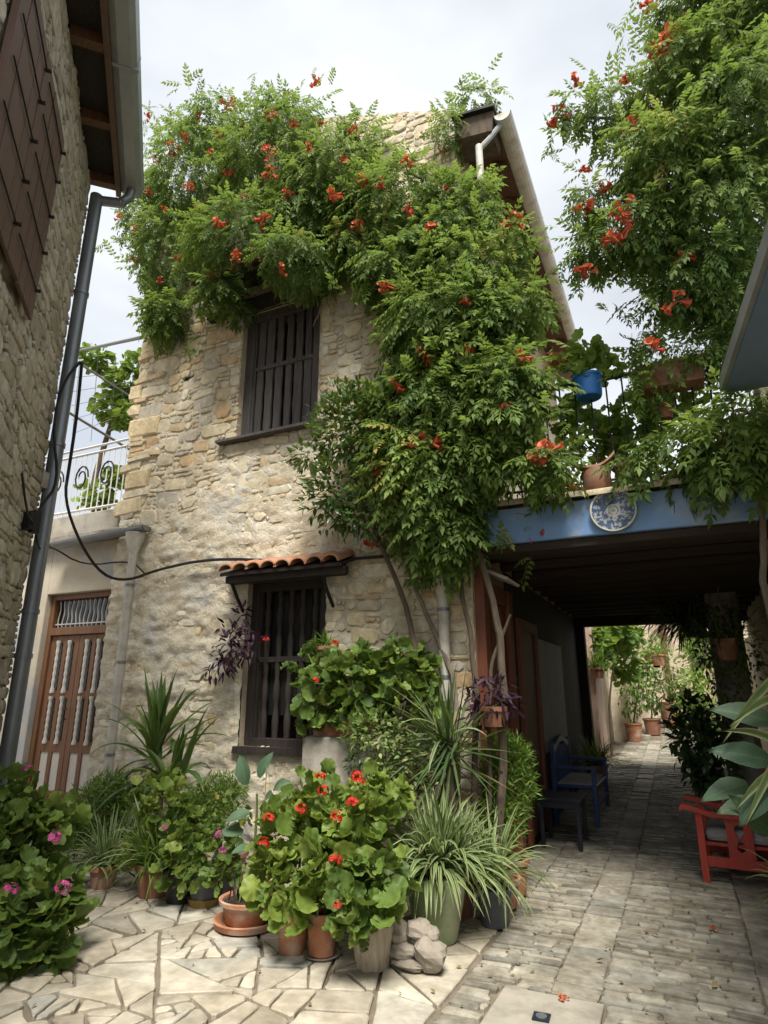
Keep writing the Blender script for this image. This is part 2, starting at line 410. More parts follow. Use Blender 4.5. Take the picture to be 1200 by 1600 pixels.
pmat('pvc_white', (.50, .48, .43), (.63, .61, .55), 4, .5, .2, 25, dirt=((.36, .32, .26), 6))
pmat('gutter_white', (.55, .54, .49), (.66, .65, .60), 4, .45, .1, 30, dirt=((.40, .37, .30), 5))
pmat('black_rubber', (.008, .008, .009), (.02, .02, .022), 9, .55, .1, 50)
pmat('iron', (.012, .012, .013), (.035, .033, .033), 12, .5, .3, 60, metallic=.4)
pmat('white_iron', (.55, .54, .52), (.68, .67, .64), 12, .5, .2, 50)
pmat('rail_steel', (.16, .16, .16), (.28, .27, .25), 12, .5, .2, 50, metallic=.4)
pmat('concrete', (.33, .31, .27), (.47, .44, .38), 5, .92, .5, 40, dirt=((.24, .21, .17), 3))
pmat('cover_concrete', (.30, .28, .235), (.40, .37, .31), 5, .9, .4, 60, dirt=((.22, .20, .165), 4))
pmat('terracotta', (.30, .12, .062), (.44, .20, .11), 7, .8, .4, 40, dirt=((.50, .39, .31), 4.5))
pmat('terracotta_dark', (.20, .085, .05), (.30, .14, .085), 7, .78, .3, 40, dirt=((.28, .2, .15), 6))
pmat('tile_clay', (.34, .155, .085), (.48, .25, .15), 7, .85, .5, 40, dirt=((.30, .22, .16), 6))
pmat('blue_paint', (.16, .30, .58), (.22, .37, .64), 2.5, .6, .35, 30, dirt=((.34, .42, .54), 2.6))
pmat('blue_roof', (.16, .24, .38), (.21, .30, .45), 2.5, .6, .2, 30)
pmat('blue_pot', (.02, .13, .42), (.035, .18, .52), 3, .4, .1, 40)
pmat('blue_chair', (.012, .035, .13), (.03, .065, .20), 6, .45, .2, 40)
pmat('navy_metal', (.012, .016, .026), (.025, .03, .045), 6, .5, .2, 40)
pmat('red_chair', (.33, .03, .022), (.46, .06, .04), 5, .55, .4, 40, stretch=(6, 6, 1.5), dirt=((.25, .07, .045), 9))
pmat('grey_cloth', (.20, .20, .20), (.33, .33, .32), 9, .95, .5, 90)
pmat('black_plastic', (.010, .010, .011), (.025, .025, .026), 5, .45, .1, 50)
pmat('grey_pot', (.075, .085, .095), (.12, .13, .14), 5, .5, .15, 50)
pmat('ochre_pot', (.20, .13, .03), (.30, .20, .06), 5, .5, .15, 50)
pmat('green_glaze', (.20, .27, .13), (.33, .40, .24), 3, .4, .2, 30, dirt=((.42, .42, .33), 2.5))
pmat('log_stone', (.36, .30, .22), (.60, .53, .43), 9, .9, 1., 26, stretch=(4, 4, .6))
pmat('river_stone', (.17, .15, .12), (.34, .30, .25), 7, .85, .7, 30)
pmat('soil', (.02, .015, .01), (.05, .038, .026), 20, 1, .8, 80)
pmat('stem_green', (.06, .10, .025), (.11, .15, .05), 12, .6, .2, 50)
pmat('bark', (.06, .046, .032), (.14, .11, .08), 9, .9, .9, 50, stretch=(2, 2, .5))
pmat('pale_bark', (.12, .10, .075), (.24, .20, .155), 9, .9, .8, 50, stretch=(2, 2, .5))
pmat('notice_grey', (.24, .24, .22), (.34, .33, .31), 3, .7, .1, 30)
pmat('rope', (.22, .17, .11), (.35, .28, .19), 30, .95, .5, 90)
pmat('lace', (.36, .35, .31), (.48, .46, .41), 40, .9, .4, 90)
def glass_mat():
    m, n, b = _new('dark_glass'); b.inputs['Base Color'].default_value = (.02, .022, .022, 1); b.inputs['Roughness'].default_value = .12
    t = nodes_noise(n, 3, 3, objvec(n)); bump(n, b, t.outputs['Fac'], .05, .01)
glass_mat()
pmat('unlit_black', (.01, .009, .008), (.016, .014, .012), 2, .95, .1, 10)  # near-black colour that stands for the shade inside openings
def plate_mat():
    m, n, b = _new('plate_glaze'); tc = n.nodes.new('ShaderNodeTexCoord')
    ln = n.nodes.new('ShaderNodeVectorMath'); ln.operation = 'LENGTH'; n.links.new(tc.outputs['Object'], ln.inputs[0])
    vo = n.nodes.new('ShaderNodeTexVoronoi'); vo.inputs['Scale'].default_value = 34; n.links.new(tc.outputs['Object'], vo.inputs['Vector'])
    no = nodes_noise(n, 30, 4, tc.outputs['Object'])
    f = ramp(n, no.outputs['Fac'], [(.44, (0, 0, 0)), (.50, (1, 1, 1))])
    c = mixc(n, f.outputs[0], (.36, .37, .35), (.03, .07, .16))
    rg = n.nodes.new('ShaderNodeMath'); rg.operation = 'MULTIPLY'; n.links.new(ln.outputs['Value'], rg.inputs[0]); rg.inputs[1].default_value = 5.3
    band = ramp(n, rg.outputs[0], [(0, (0, 0, 0)), (.16, (1, 1, 1)), (.2, (0, 0, 0)), (.28, (1, 1, 1)), (.32, (0, 0, 0)), (.93, (0, 0, 0)), (.95, (1, 1, 1)), (1, (1, 1, 1))])
    c = mixc(n, band.outputs[0], c, (.55, .55, .47)); n.links.new(c, b.inputs['Base Color']); b.inputs['Roughness'].default_value = .25
plate_mat()
# leaves
leafmat('vine_leaf', [(0, (.075, .130, .034)), (.5, (.135, .215, .054)), (.85, (.195, .28, .07)), (.96, (.26, .32, .09)), (1, (.36, .31, .09))], .58, .42, (.36, .50, .08))
leafmat('bay_leaf', [(0, (.032, .075, .02)), (.6, (.065, .125, .032)), (.9, (.075, .14, .036)), (1, (.13, .20, .05))], .32, .18, spec=.55)
leafmat('geranium_leaf', [(0, (.065, .115, .028)), (.5, (.12, .195, .045)), (.85, (.175, .26, .06)), (.96, (.27, .30, .07)), (1, (.38, .30, .08))], .5, .3, (.30, .42, .06), zone=True)
leafmat('geranium_light', [(0, (.095, .155, .032)), (.5, (.17, .25, .05)), (.85, (.23, .31, .07)), (.96, (.33, .35, .09)), (1, (.42, .32, .10))], .5, .34, (.34, .44, .06), zone=True)
leafmat('spider_leaf', [(0, (.075, .14, .04)), (.6, (.12, .20, .06)), (1, (.17, .25, .09))], .4, .3, (.3, .42, .1), ((.40, .45, .25), [(0, (1, 1, 1)), (.16, (.9, .9, .9)), (.3, (0, 0, 0)), (.7, (0, 0, 0)), (.84, (.9, .9, .9)), (1, (1, 1, 1))]), tip=((.30, .22, .11), [(.91, (0, 0, 0)), (.98, (1, 1, 1))]))
leafmat('yucca_leaf', [(0, (.05, .10, .028)), (.6, (.09, .16, .042)), (.93, (.15, .21, .07)), (1, (.30, .24, .11))], .45, .2, tip=((.25, .18, .08), [(.90, (0, 0, 0)), (.98, (1, 1, 1))]))
leafmat('dracaena_leaf', [(0, (.04, .08, .028)), (.6, (.07, .12, .045)), (.93, (.15, .18, .08)), (1, (.27, .21, .10))], .45, .2, tip=((.25, .18, .08), [(.90, (0, 0, 0)), (.98, (1, 1, 1))]))
leafmat('fern_leaf', [(0, (.06, .13, .024)), (.6, (.115, .21, .038)), (1, (.18, .27, .05))], .5, .35)
leafmat('blue_leaf', [(0, (.055, .11, .07)), (1, (.10, .16, .10))], .5, .2, veins=70, tip=((.05, .10, .05), [(0, (1, 1, 1)), (.4, (0, 0, 0))]))
leafmat('purple_leaf', [(0, (.018, .007, .016)), (.6, (.035, .014, .030)), (1, (.06, .026, .05))], .55, .15, (.2, .05, .15))
leafmat('pale_leaf', [(0, (.07, .12, .03)), (.5, (.13, .19, .055)), (1, (.32, .34, .14))], .45, .25)
leafmat('grape_leaf', [(0, (.075, .15, .028)), (.6, (.13, .23, .04)), (1, (.2, .3, .06))], .5, .4, (.38, .5, .06))
leafmat('trumpet_petal', [(0, (.50, .075, .04)), (.5, (.60, .12, .055)), (1, (.66, .19, .085))], .5, .25, (.7, .15, .04))
leafmat('red_petal', [(0, (.52, .028, .016)), (1, (.66, .06, .032))], .5, .25, (.7, .08, .04))
leafmat('pink_petal', [(0, (.46, .055, .24)), (1, (.60, .13, .36))], .5, .25, (.7, .12, .4))

# ------------------------------------------------------------------ the ground, the paving, the lane
ys = [-150, -2] + list(np.arange(0, 26, 1.)) + [60, 250]
gm = MB(); gv = [(x, y, G(y)-.035) for y in ys for x in (-200, -9, 9, 200)]
gm.add(gv, [(i*4+k, i*4+k+1, i*4+k+5, i*4+k+4) for i in range(len(ys)-1) for k in range(3)])
g_o = gm.build('ground', 'dirt_joint'); g_o['kind'] = 'structure'

def clip(poly, p, nx, ny):            # keep the side where (q-p).n <= 0
    out = []
    for i in range(len(poly)):
        a, b = poly[i], poly[(i+1) % len(poly)]
        da = (a[0]-p[0])*nx+(a[1]-p[1])*ny; db = (b[0]-p[0])*nx+(b[1]-p[1])*ny
        if da <= 0: out.append(a)
        if da*db < 0:
            t = da/(da-db); out.append((a[0]+t*(b[0]-a[0]), a[1]+t*(b[1]-a[1])))
    return out
def soften(poly, k=.16):
    out = []
    for i in range(len(poly)):
        a, b = poly[i], poly[(i+1) % len(poly)]
        if math.hypot(a[0]-b[0], a[1]-b[1]) < .03: out.append(((a[0]+b[0])/2, (a[1]+b[1])/2)); continue
        out += [(a[0]+k*(b[0]-a[0]), a[1]+k*(b[1]-a[1])), (b[0]+k*(a[0]-b[0]), b[1]+k*(a[1]-b[1]))]
    return out
def slab_piece(poly, z0, z1, tilt=(0, 0)):
    """polygon (ccw) -> stone with rounded upper edge"""
    n = len(poly); cx = sum(p[0] for p in poly)/n; cy = sum(p[1] for p in poly)/n
    def zz(x, y): return z1+(x-cx)*tilt[0]+(y-cy)*tilt[1]
    V = [(x, y, z0) for x, y in poly]+[(x, y, zz(x, y)-.006) for x, y in poly]
    ins = []
    for x, y in poly:
        l = math.hypot(x-cx, y-cy) or 1; q = min(.007, l*.2); ins.append((x-(x-cx)/l*q, y-(y-cy)/l*q))
    V += [(x, y, zz(x, y)) for x, y in ins]+[(cx, cy, zz(cx, cy)+.001)]
    F = []
    for i in range(n):
        j = (i+1) % n; F += [(i, j, n+j, n+i), (n+i, n+j, 2*n+j, 2*n+i), (2*n+i, 2*n+j, 3*n)]
    return V, F
def emit_pieces(lst, parent, mat, name, limit=300, stuff_name='far_stones', smooth=True):
    """lst of (V, F, var): the nearest ones become parts, the rest one part of kind stuff"""
    lst.sort(key=lambda q: np.linalg.norm(np.mean(np.array(q[0]), axis=0)-CAMP) if len(q) < 4 else q[3])
    bl = np.array(wloc(parent))
    for q in lst[:limit]:
        V = np.array(q[0])-bl
        link(name, to_mesh(name, V, q[1], mat, smooth, np.full((len(V), 1), q[2])), parent)
    if lst[limit:]:
        V = []; F = []; C = []
        for q in lst[limit:]:
            k = len(V); V += list(q[0]); F += [tuple(i+k for i in f) for f in q[1]]; C += [q[2]]*len(q[0])
        o = link(stuff_name, to_mesh(stuff_name, np.array(V)-bl, F, mat, smooth, np.array(C)[:, None]), parent); o['kind'] = 'stuff'

# crazy paving of the yard
pave = MB().add([(-9, .6, -.022), (-1.33, .6, -.022), (-1.33, 5.6, -.022), (-9, 5.6, -.022)], [(0, 1, 2, 3)]).build('courtyard_paving', 'dirt_joint'); pave['kind'] = 'structure'
rr = random.Random(11)
def area2(P): return abs(sum(P[k][0]*P[(k+1) % len(P)][1]-P[(k+1) % len(P)][0]*P[k][1] for k in range(len(P))))/2
def crack(P, lim, out):
    """break a slab by uneven lines until the pieces are small enough, as a mason fits crazy paving"""
    A = area2(P)
    if A < lim: out.append(P); return
    cx = sum(p[0] for p in P)/len(P); cy = sum(p[1] for p in P)/len(P)
    sxx = sum((p[0]-cx)**2 for p in P); syy = sum((p[1]-cy)**2 for p in P); sxy = sum((p[0]-cx)*(p[1]-cy) for p in P)
    ang = .5*math.atan2(2*sxy, sxx-syy)+rr.gauss(0, .42)      # cut across the long axis, never quite square
    nx, ny = math.cos(ang), math.sin(ang); q = (cx+nx*rr.uniform(-.16, .16)*math.sqrt(A), cy+ny*rr.uniform(-.16, .16)*math.sqrt(A))
    for sg in (1, -1):
        Q = clip(P, q, nx*sg, ny*sg)
        if len(Q) >= 3: crack(Q, lim if rr.random() < .6 else rr.choice((.014, .028, .05, .075, .11, .14)), out)
cells = []
crack([(-7.7, .7), (-1.36, .7), (-1.36, 5.62), (-7.7, 5.62)], .065, cells)
stones = []
for P in cells:
    if sum(P[k][0]*P[(k+1) % len(P)][1]-P[(k+1) % len(P)][0]*P[k][1] for k in range(len(P))) < 0: P = P[::-1]
    Q = P
    for k in range(len(P)):
        a, b_ = P[k], P[(k+1) % len(P)]; d = math.hypot(b_[0]-a[0], b_[1]-a[1])
        if d < .004: continue
        nx, ny = (b_[1]-a[1])/d, -(b_[0]-a[0])/d; g = rr.uniform(.004, .012)
        Q = clip(Q, (a[0]-nx*g, a[1]-ny*g), nx*1+rr.uniform(-.03, .03)*ny, ny-rr.uniform(-.03, .03)*nx)
        if len(Q) < 3: break
    if len(Q) < 3 or area2(Q) < .002: continue
    # knocked corners and slightly wandering edges
    R = []
    for k in range(len(Q)):
        a, b_ = Q[k], Q[(k+1) % len(Q)]; d = math.hypot(b_[0]-a[0], b_[1]-a[1])
        if d < .012: continue
        c1, c2 = min(rr.uniform(.008, .03), d*.3), min(rr.uniform(.008, .03), d*.3)
        R.append((a[0]+(b_[0]-a[0])*c1/d, a[1]+(b_[1]-a[1])*c1/d))
        if d > .16: R.append(((a[0]+b_[0])/2-(b_[1]-a[1])/d*rr.uniform(-.001, .008), (a[1]+b_[1])/2+(b_[0]-a[0])/d*rr.uniform(-.001, .008)))
        R.append((b_[0]+(a[0]-b_[0])*c2/d, b_[1]+(a[1]-b_[1])*c2/d))
    if len(R) < 3: continue
    V, F = slab_piece(R, -.03, rr.uniform(-.006, .006), (rr.uniform(-.018, .018), rr.uniform(-.018, .018)))
    stones.append((V, F, rr.random()))
emit_pieces(stones, pave, 'flagstone', 'flagstone', 300, 'far_flagstones', False)

# the lane: narrow setts in courses across it, a line of slabs along its middle
lane = MB(); ly = list(np.arange(.6, 26.1, 1.))
lane.add([(x, y, G(y)-.016) for y in ly for x in (-1.33, 1.6)], [(2*i, 2*i+1, 2*i+3, 2*i+2) for i in range(len(ly)-1)])
lane = lane.build('lane', 'dirt_joint'); lane['kind'] = 'structure'
setts = []
def rect(x0, x1, y0, y1, var, rr, top=.004, g=.003, jit=.008):
    ch = min(.012, (y1-y0)*rr.uniform(.06, .3))
    P = [(x0+g+ch, y0+g), (x1-g-ch, y0+g), (x1-g, y0+g+ch), (x1-g, y1-g-ch), (x1-g-ch, y1-g), (x0+g+ch, y1-g), (x0+g, y1-g-ch), (x0+g, y0+g+ch)]
    P = [(a+rr.uniform(-jit, jit), b+rr.uniform(-jit, jit)) for a, b in P]
    yc = (y0+y1)/2; z = G(yc)
    V, F = slab_piece(P, z-.03, z+top+rr.uniform(-.010, .007), (rr.uniform(-.03, .03), rr.uniform(-.07, .07)+(.045 if yc > 7 else 0)))
    setts.append((V, F, var))
COVER = (-1.12, -.56, 3.05, 3.98)
def fill(x0, x1, ya, yb, hmin, hmax, wmin, wmax, rr, vary=(0, 1)):
    y = ya
    while y < yb:
        h = rr.uniform(hmin, hmax); x = x0
        while x < x1-.02:
            w = rr.uniform(wmin, wmax)
            if x+w > x1-.07: w = x1-x
            yo = rr.uniform(-.008, .008)
            a_, b_, c_, d_ = x, x+w, y+yo, y+h+yo
            if b_ > COVER[0] and a_ < COVER[1] and d_ > COVER[2] and c_ < COVER[3]:
                if a_ < COVER[0]-.04: b_ = COVER[0]-.004
                elif b_ > COVER[1]+.04: a_ = COVER[1]+.004
                elif d_ > COVER[3]+.03: c_ = COVER[3]+.004
                else: a_ = b_
            if b_ > a_: rect(a_, b_, c_, d_, rr.uniform(*vary), rr)
            x += w
        y += h
rr = random.Random(5)
fill(-1.33, -.86, .9, 13, .036, .078, .10, .32, rr)
fill(-.86, -.60, .9, 17, .14, .28, .24, .27, rr, (.45, 1))
fill(-.60, .20, .9, 13, .036, .078, .10, .34, rr)
fill(.20, .62, .9, 10, .28, .5, .38, .44, rr, (.3, .9))
fill(.62, 1.5, 3, 9, .08, .16, .2, .4, rr)
fill(-1.60, -1.33, 5.7, 13, .06, .1, .2, .28, rr)
fill(-1.33, -.86, 13, 24, .10, .16, .2, .45, rr)
fill(-.60, 1.2, 13, 24, .10, .16, .2, .45, rr)
def in_view(q):
    c = np.mean(np.array(q[0]), axis=0); v = c-CAMP; fw = -v[0]*math.sin(YAW)+v[1]*math.cos(YAW); r = v[0]*math.cos(YAW)+v[1]*math.sin(YAW)
    zc = fw*math.cos(TILT)+v[2]*math.sin(TILT); yc = -fw*math.sin(TILT)+v[2]*math.cos(TILT)
    ok = abs(r/zc) < .64 and abs(yc/zc) < .85
    return np.linalg.norm(v)+(0 if ok else 100)
setts = [(a, b, c, in_view((a, b, c))) for a, b, c in setts]
emit_pieces(setts, lane, 'sett', 'sett', 300, 'far_setts', False)
# concrete inspection cover with a small blue plate
cv = thing('inspection_cover', (-.84, 3.5, 0), 'square concrete inspection cover let into the cobbled lane', 'cover')
MB().add(*slab_piece([(COVER[0], COVER[2]), (COVER[1]+.005, COVER[2]-.02), (COVER[1]-.01, COVER[3]+.0), (COVER[0]+.02, COVER[3]-.01)], -.03, .008)).build('slab', 'cover_concrete', cv)
pc = at(846, 1590, Z=.01)
MB().box((pc.x, pc.y, .011), (.085, .085, .01), Matrix.Rotation(.06, 3, 'Z')).build('valve_plate', 'navy_metal', cv)
MB().lathe((pc.x, pc.y, .016), [(.028, 0), (.028, .004), (.02, .004), (.02, .002), (.009, .002), (.009, .005), (.001, .005)], 16).build('valve_ring', 'zinc', cv)

# ------------------------------------------------------------------ the stone house
XL, XR, YF = -6.3, -1.65, 5.5
RIDGE = -3.98
def gable(x): return 9.17-.4*abs(x-RIDGE)
UW = (-4.52, -3.39, 4.50, 6.25); LW = (-4.2, -3.2, 1.05, 2.74)
def in_hole(x, z, m=0.):
    return any(a-m < x < b+m and c-m < z < d+m for a, b, c, d in (UW, LW))
def plaster_amt(x, z):               # 1 where the old render still covers the stones
    e = fb(x, z, 3.1, .9, 3)*.55
    a = (4.15-z)*.9+e
    b = (-3.05-x)*1.1+e
    return max(0., min(1., min(a, b)+.25))
def base_h(x, z):
    p = plaster_amt(x, z)
    return .017+p*.020+fb(x*.7, z*1.6, .3, 3.2, 4)*.022*(.35+p)+fb(x, z*1.4, 9, 9, 3)*.017+fb(x, z, 2, 24, 2)*.006+abs(fb(x*.8, z*1.7, 5, 6, 3))*.018*p
house = thing('stone_house', ((XL+XR)/2, YF, 0), 'two storey rubble stone house with patchy plaster and two barred windows', 'house')
step = .03
nx, nz = int((XR-XL)/step)+1, int(9.2/step)+1
idx = {}; V = []; F = []
def vid(i, k):
    q = idx.get((i, k))
    if q is None:
        x = XL+(XR-XL)*i/(nx-1); z = k*step
        z2 = min(z, gable(x))
        # run the sheet into the openings exactly
        y = YF-base_h(x, z2)
        q = idx[(i, k)] = len(V); V.append((x, y, z2))
    return q
for i in range(nx-1):
    for k in range(nz-1):
        xc = XL+(XR-XL)*(i+.5)/(nx-1); zc = (k+.5)*step
        if in_hole(xc, zc) or k*step >= max(gable(XL+(XR-XL)*i/(nx-1)), gable(XL+(XR-XL)*(i+1)/(nx-1))): continue
        F.append((vid(i, k), vid(i+1, k), vid(i+1, k+1), vid(i, k+1)))
bl = np.array(wloc(house))
link('wall', to_mesh('wall', np.array(V)-bl, np.array(F), 'old_plaster', True), house)
# body behind: side walls, back, reveals of the openings
b = MB(); YB = 12.0
b.add([(XR, YF-.01, 0), (XR, YB, 0), (XR, YB, 8.24), (XR, YF-.01, 8.24)], [(0, 1, 2, 3)])
b.add([(XL, YF-.01, 0), (XL, YB, 0), (XL, YB, 8.24), (XL, YF-.01, 8.24)], [(3, 2, 1, 0)])
b.add([(XL, YB, 0), (XR, YB, 0), (XR, YB, 8.24), (RIDGE, YB, 9.17), (XL, YB, 8.24)], [(4, 3, 2, 1, 0)])
for a, c, d, e in (UW, LW):
    y0, y1 = YF-.03, YF+.42
    b.add([(a, y0, d), (c, y0, d), (c, y1, d), (a, y1, d), (a, y0, e), (c, y0, e), (c, y1, e), (a, y1, e)], [(0, 1, 2, 3), (4, 7, 6, 5), (0, 3, 7, 4), (1, 5, 6, 2)])
b.build('side_wall', 'far_stone', house)
for a, c, e, f in (UW, LW): MB().bx(a-.3, c+.3, YF+.40, YF+1.2, e-.2, f+.2).build('room_shade', 'unlit_black', house)  # near-black box: the darkness of the unlit room is its colour

# rubble stones: rectangles packed on a fine grid, then warped and rounded
def masonry(x0, x1, z0, z1, cell, ok, rr, big=.05):
    nx, nz = int((x1-x0)/cell), int((z1-z0)/cell); occ = np.zeros((nx, nz), bool); out = []
    for i in range(nx):
        for k in range(nz):
            if not ok(x0+(i+.5)*cell, z0+(k+.5)*cell): occ[i, k] = True
    def place(i, k, w, h):
        if i+w > nx or k+h > nz or occ[i:i+w, k:k+h].any(): return False
        occ[i:i+w, k:k+h] = True; out.append((x0+i*cell, x0+(i+w)*cell, z0+k*cell, z0+(k+h)*cell)); return True
    for _ in range(int(nx*nz*big)):
        place(rr.randrange(nx), rr.randrange(nz), rr.choice((4, 5, 6, 7, 8, 9)), rr.choice((2, 3, 3, 4)))
    for k in range(nz):
        for i in range(nx):
            if not occ[i, k]:
                for _ in range(6):
                    if place(i, k, rr.choice((2, 3, 4, 4, 5, 6)), rr.choice((1, 2, 2, 3))): break
                else: place(i, k, 1, 1)
    return out
def wall_stones(rects, to_world, proud, rr, gap=.006, warp=.03):
    lst = []
    for (a, c, d, e) in rects:
        w, h = c-a, e-d; ch = min(w, h)*rr.uniform(.18, .34)
        P = [(a+gap+ch, d+gap), ((a+c)/2, d+gap*rr.uniform(.3, 1.6)), (c-gap-ch, d+gap), (c-gap, d+gap+ch), (c-gap, e-gap-ch), (c-gap-ch, e-gap), ((a+c)/2, e-gap*rr.uniform(.3, 1.6)), (a+gap+ch, e-gap), (a+gap, e-gap-ch), (a+gap, d+gap+ch)]
        q = min(.010, h*.12)
        P = [(x+rr.uniform(-q, q), z+rr.uniform(-q, q)) for x, z in P]
        P = [(x+warp*fb(x, z, 2., 1.5, 2), z+warp*1.6*fb(x, z, 7., 1.1, 2)) for x, z in P]
        cx = sum(p[0] for p in P)/10; cz = sum(p[1] for p in P)/10
        pr = proud(cx, cz)*rr.uniform(.75, 1.25); tx, tz = rr.uniform(-.06, .06), rr.uniform(-.08, .08)
        V = [to_world(x, z, -.02) for x, z in P]
        V += [to_world(cx+(x-cx)*.985, cz+(z-cz)*.98, pr*.7) for x, z in P]
        V += [to_world(cx+(x-cx)*.90, cz+(z-cz)*.86, pr+(x-cx)*tx+(z-cz)*tz) for x, z in P]+[to_world(cx, cz, pr+.004)]
        n = 10; F = []
        for i in range(n):
            j = (i+1) % n; F += [(i, j, n+j, n+i), (n+i, n+j, 2*n+j, 2*n+i), (2*n+i, 2*n+j, 3*n)]
        lst.append((V, F, cx, cz, w*h))
    return lst
rr = random.Random(21)
HOLE = at(296, 598, Y=YF)
ok = lambda x, z: z < gable(x)-.04 and not in_hole(x, z, .02) and not (abs(x-HOLE.x) < .085 and abs(z-HOLE.z) < .09)
rects = masonry(XL+.02, XR-.01, .05, 9.1, .055, ok, rr, .09)
pr_f = lambda x, z: .031-.002*plaster_amt(x, z)
st = wall_stones(rects, lambda x, z, h: (x, YF-h, z), pr_f, rr)
vis = []
for V, F, cx, cz, ar in st:
    hid = cz > 6.4 and cx < -3.3 or (cz > 2.9 and cx > -2.9 and cz < 8) or (cz < .9)
    vis.append((V, F, rr.random() if plaster_amt(cx, cz) < .3 else rr.choice((rr.random(), .45, .7, .75)), (50 if hid else 0)-ar*30+plaster_amt(cx, cz)*6))
emit_pieces(vis, house, 'rubble', 'stone', 300, 'rubble_stones', False)
# quoins that stick out at the ragged left corner
q = MB()
z = 3.75
k = 0
while z < 8.0:
    h = rr.choice((.07, .09, .12, .16, .22, .26)); w = rr.uniform(.2, .6); o_ = rr.choice((-.03, .0, .02, .05, .11))
    x0 = XL-o_+rr.uniform(-.02, .02)
    if rr.random() < .18: z += h; continue
    P = [(x0+rr.uniform(0, .05), z+.004), (x0+w, z+.004), (x0+w+rr.uniform(-.04, .04), z+h-.004), (x0+rr.uniform(.0, .07), z+h-.006), (x0+rr.uniform(-.01, .02), z+h*rr.uniform(.55, .8)), (x0-rr.uniform(0, .02), z+h*rr.uniform(.25, .5))]
    cx, cz = x0+w/2, z+h/2; sk = rr.uniform(-.08, .08); pk = rr.uniform(.044, .066)
    V = [(x, YF+.3, zz+sk*(x-x0)) for x, zz in P]+[(x, YF-.04, zz+sk*(x-x0)) for x, zz in P]+[(cx+(x-cx)*.92, YF-pk, cz+(zz-cz)*.84+sk*(x-x0)) for x, zz in P]
    F = []
    for i in range(6):
        j = (i+1) % 6; F += [(i, j, 6+j, 6+i), (6+i, 6+j, 12+j, 12+i)]
    F.append(tuple(12+i for i in range(6)))
    link('corner_stone', to_mesh('corner_stone', np.array(V)-bl, F, 'rubble', False, np.full((18, 1), rr.choice((.2, .42, .6, .7, .88, .65)))), house)
    z += h
hb = MB().bx(HOLE.x-.08, HOLE.x+.08, YF-.012, YF-.004, HOLE.z-.09, HOLE.z+.08).build('putlog_hole_shade', 'unlit_black', house)  # flat near-black plate: the shade of the hole painted, no recess cut
# roof with eaves over the lane, gutter
rf = MB()
for sgn, xe in ((1, XR+.50), (-1, XL-.35)):
    za = 9.17+.10; ze = gable(xe)-.27
    rf.add([(RIDGE, YF+.3, za-.12), (xe, YF-.0, ze-.06), (xe, YB+.2, ze-.06), (RIDGE, YB+.2, za-.12), (RIDGE, YF+.3, za-.03), (xe, YF-.0, ze+.03), (xe, YB+.2, ze+.03), (RIDGE, YB+.2, za-.03)],
           [(0, 3, 2, 1), (4, 5, 6, 7), (0, 1, 5, 4), (1, 2, 6, 5), (2, 3, 7, 6), (3, 0, 4, 7)])
roof = rf.build('roof', 'brown_wood', house)
for y in np.arange(YF+.5, YB, .62):   # rafters under the eaves
    x1 = XR+.46; m = MB(); z1, z0 = gable(x1)-.30, gable(XR)-.04
    m.add([(XR, y, z0), (x1, y, z1), (x1, y+.08, z1), (XR, y+.08, z0), (XR, y, z0-.1), (x1, y, z1-.1), (x1, y+.08, z1-.1), (XR, y+.08, z0-.1)],
          [(0, 1, 2, 3), (7, 6, 5, 4), (0, 4, 5, 1), (1, 5, 6, 2), (2, 6, 7, 3), (3, 7, 4, 0)]); m.build('rafter', 'brown_wood', roof)
def half_gutter(x, z, y0, y1, r=.085, t=.006, axis='Y', n=9):
    V = []; m = MB()
    for yy in (y0, y1):
        for rad in (r, r-t):
            for k in range(n):
                a = math.pi+math.pi*k/(n-1); V.append((x+rad*math.cos(a), yy, z+rad*math.sin(a)))
    F = []
    for k in range(n-1):
        F += [(k, k+1, 2*n+k+1, 2*n+k), (n+k+1, n+k, 3*n+k, 3*n+k+1), (k, n+k, n+k+1, k+1)]
    F += [(0, 2*n, 3*n, n), (n-1, 2*n-1, 4*n-1, 3*n-1)]
    m.add(V, F); return m
xe = XR+.50; ze = gable(xe)-.33
gu = half_gutter(xe+.09, ze+.06, YF-.12, YB+.25, .10)
gu.add(*[[(xe+.09+.10*math.cos(math.pi+math.pi*k/8), YF-.12, ze+.06+.10*math.sin(math.pi+math.pi*k/8)) for k in range(9)], [tuple(range(9))]])
gut = gu.build('gutter', 'gutter_white', house)
# boxed end of the eave at the corner
bq = at(745, 198, Y=YF-.10)
MB().box((bq.x-.02, YF+.05, bq.z+.0), (.42, .36, .27), Matrix.Rotation(.14, 3, 'Y')).build('eave_box', 'bark', house)
MB().box((bq.x-.02, YF+.03, bq.z+.155), (.50, .44, .03), Matrix.Rotation(.14, 3, 'Y')).build('eave_cap', 'iron', house)
MB().tube([(xe+.05, YF-.06, ze-.03), (xe-.08, YF-.09, ze-.20), (at(752, 300, Y=YF-.14).x, YF-.12, ze-.32)], .03).build('gutter_elbow', 'gutter_grey', house)
MB().tube([(at(752, 300, Y=YF-.14).x, YF-.14, ze-.30), (at(752, 300, Y=YF-.14).x, YF-.14, 5.2)], .04, 12).build('downpipe', 'pvc_white', house, smooth=True)
# right wall of the house as seen from the lane: plank doors, notice board, posts
def side_panel(y0, y1, z0, z1, t, name, mat): return MB().bx(XR-.02, XR+t, y0, y1, z0, z1).build(name, mat, house)
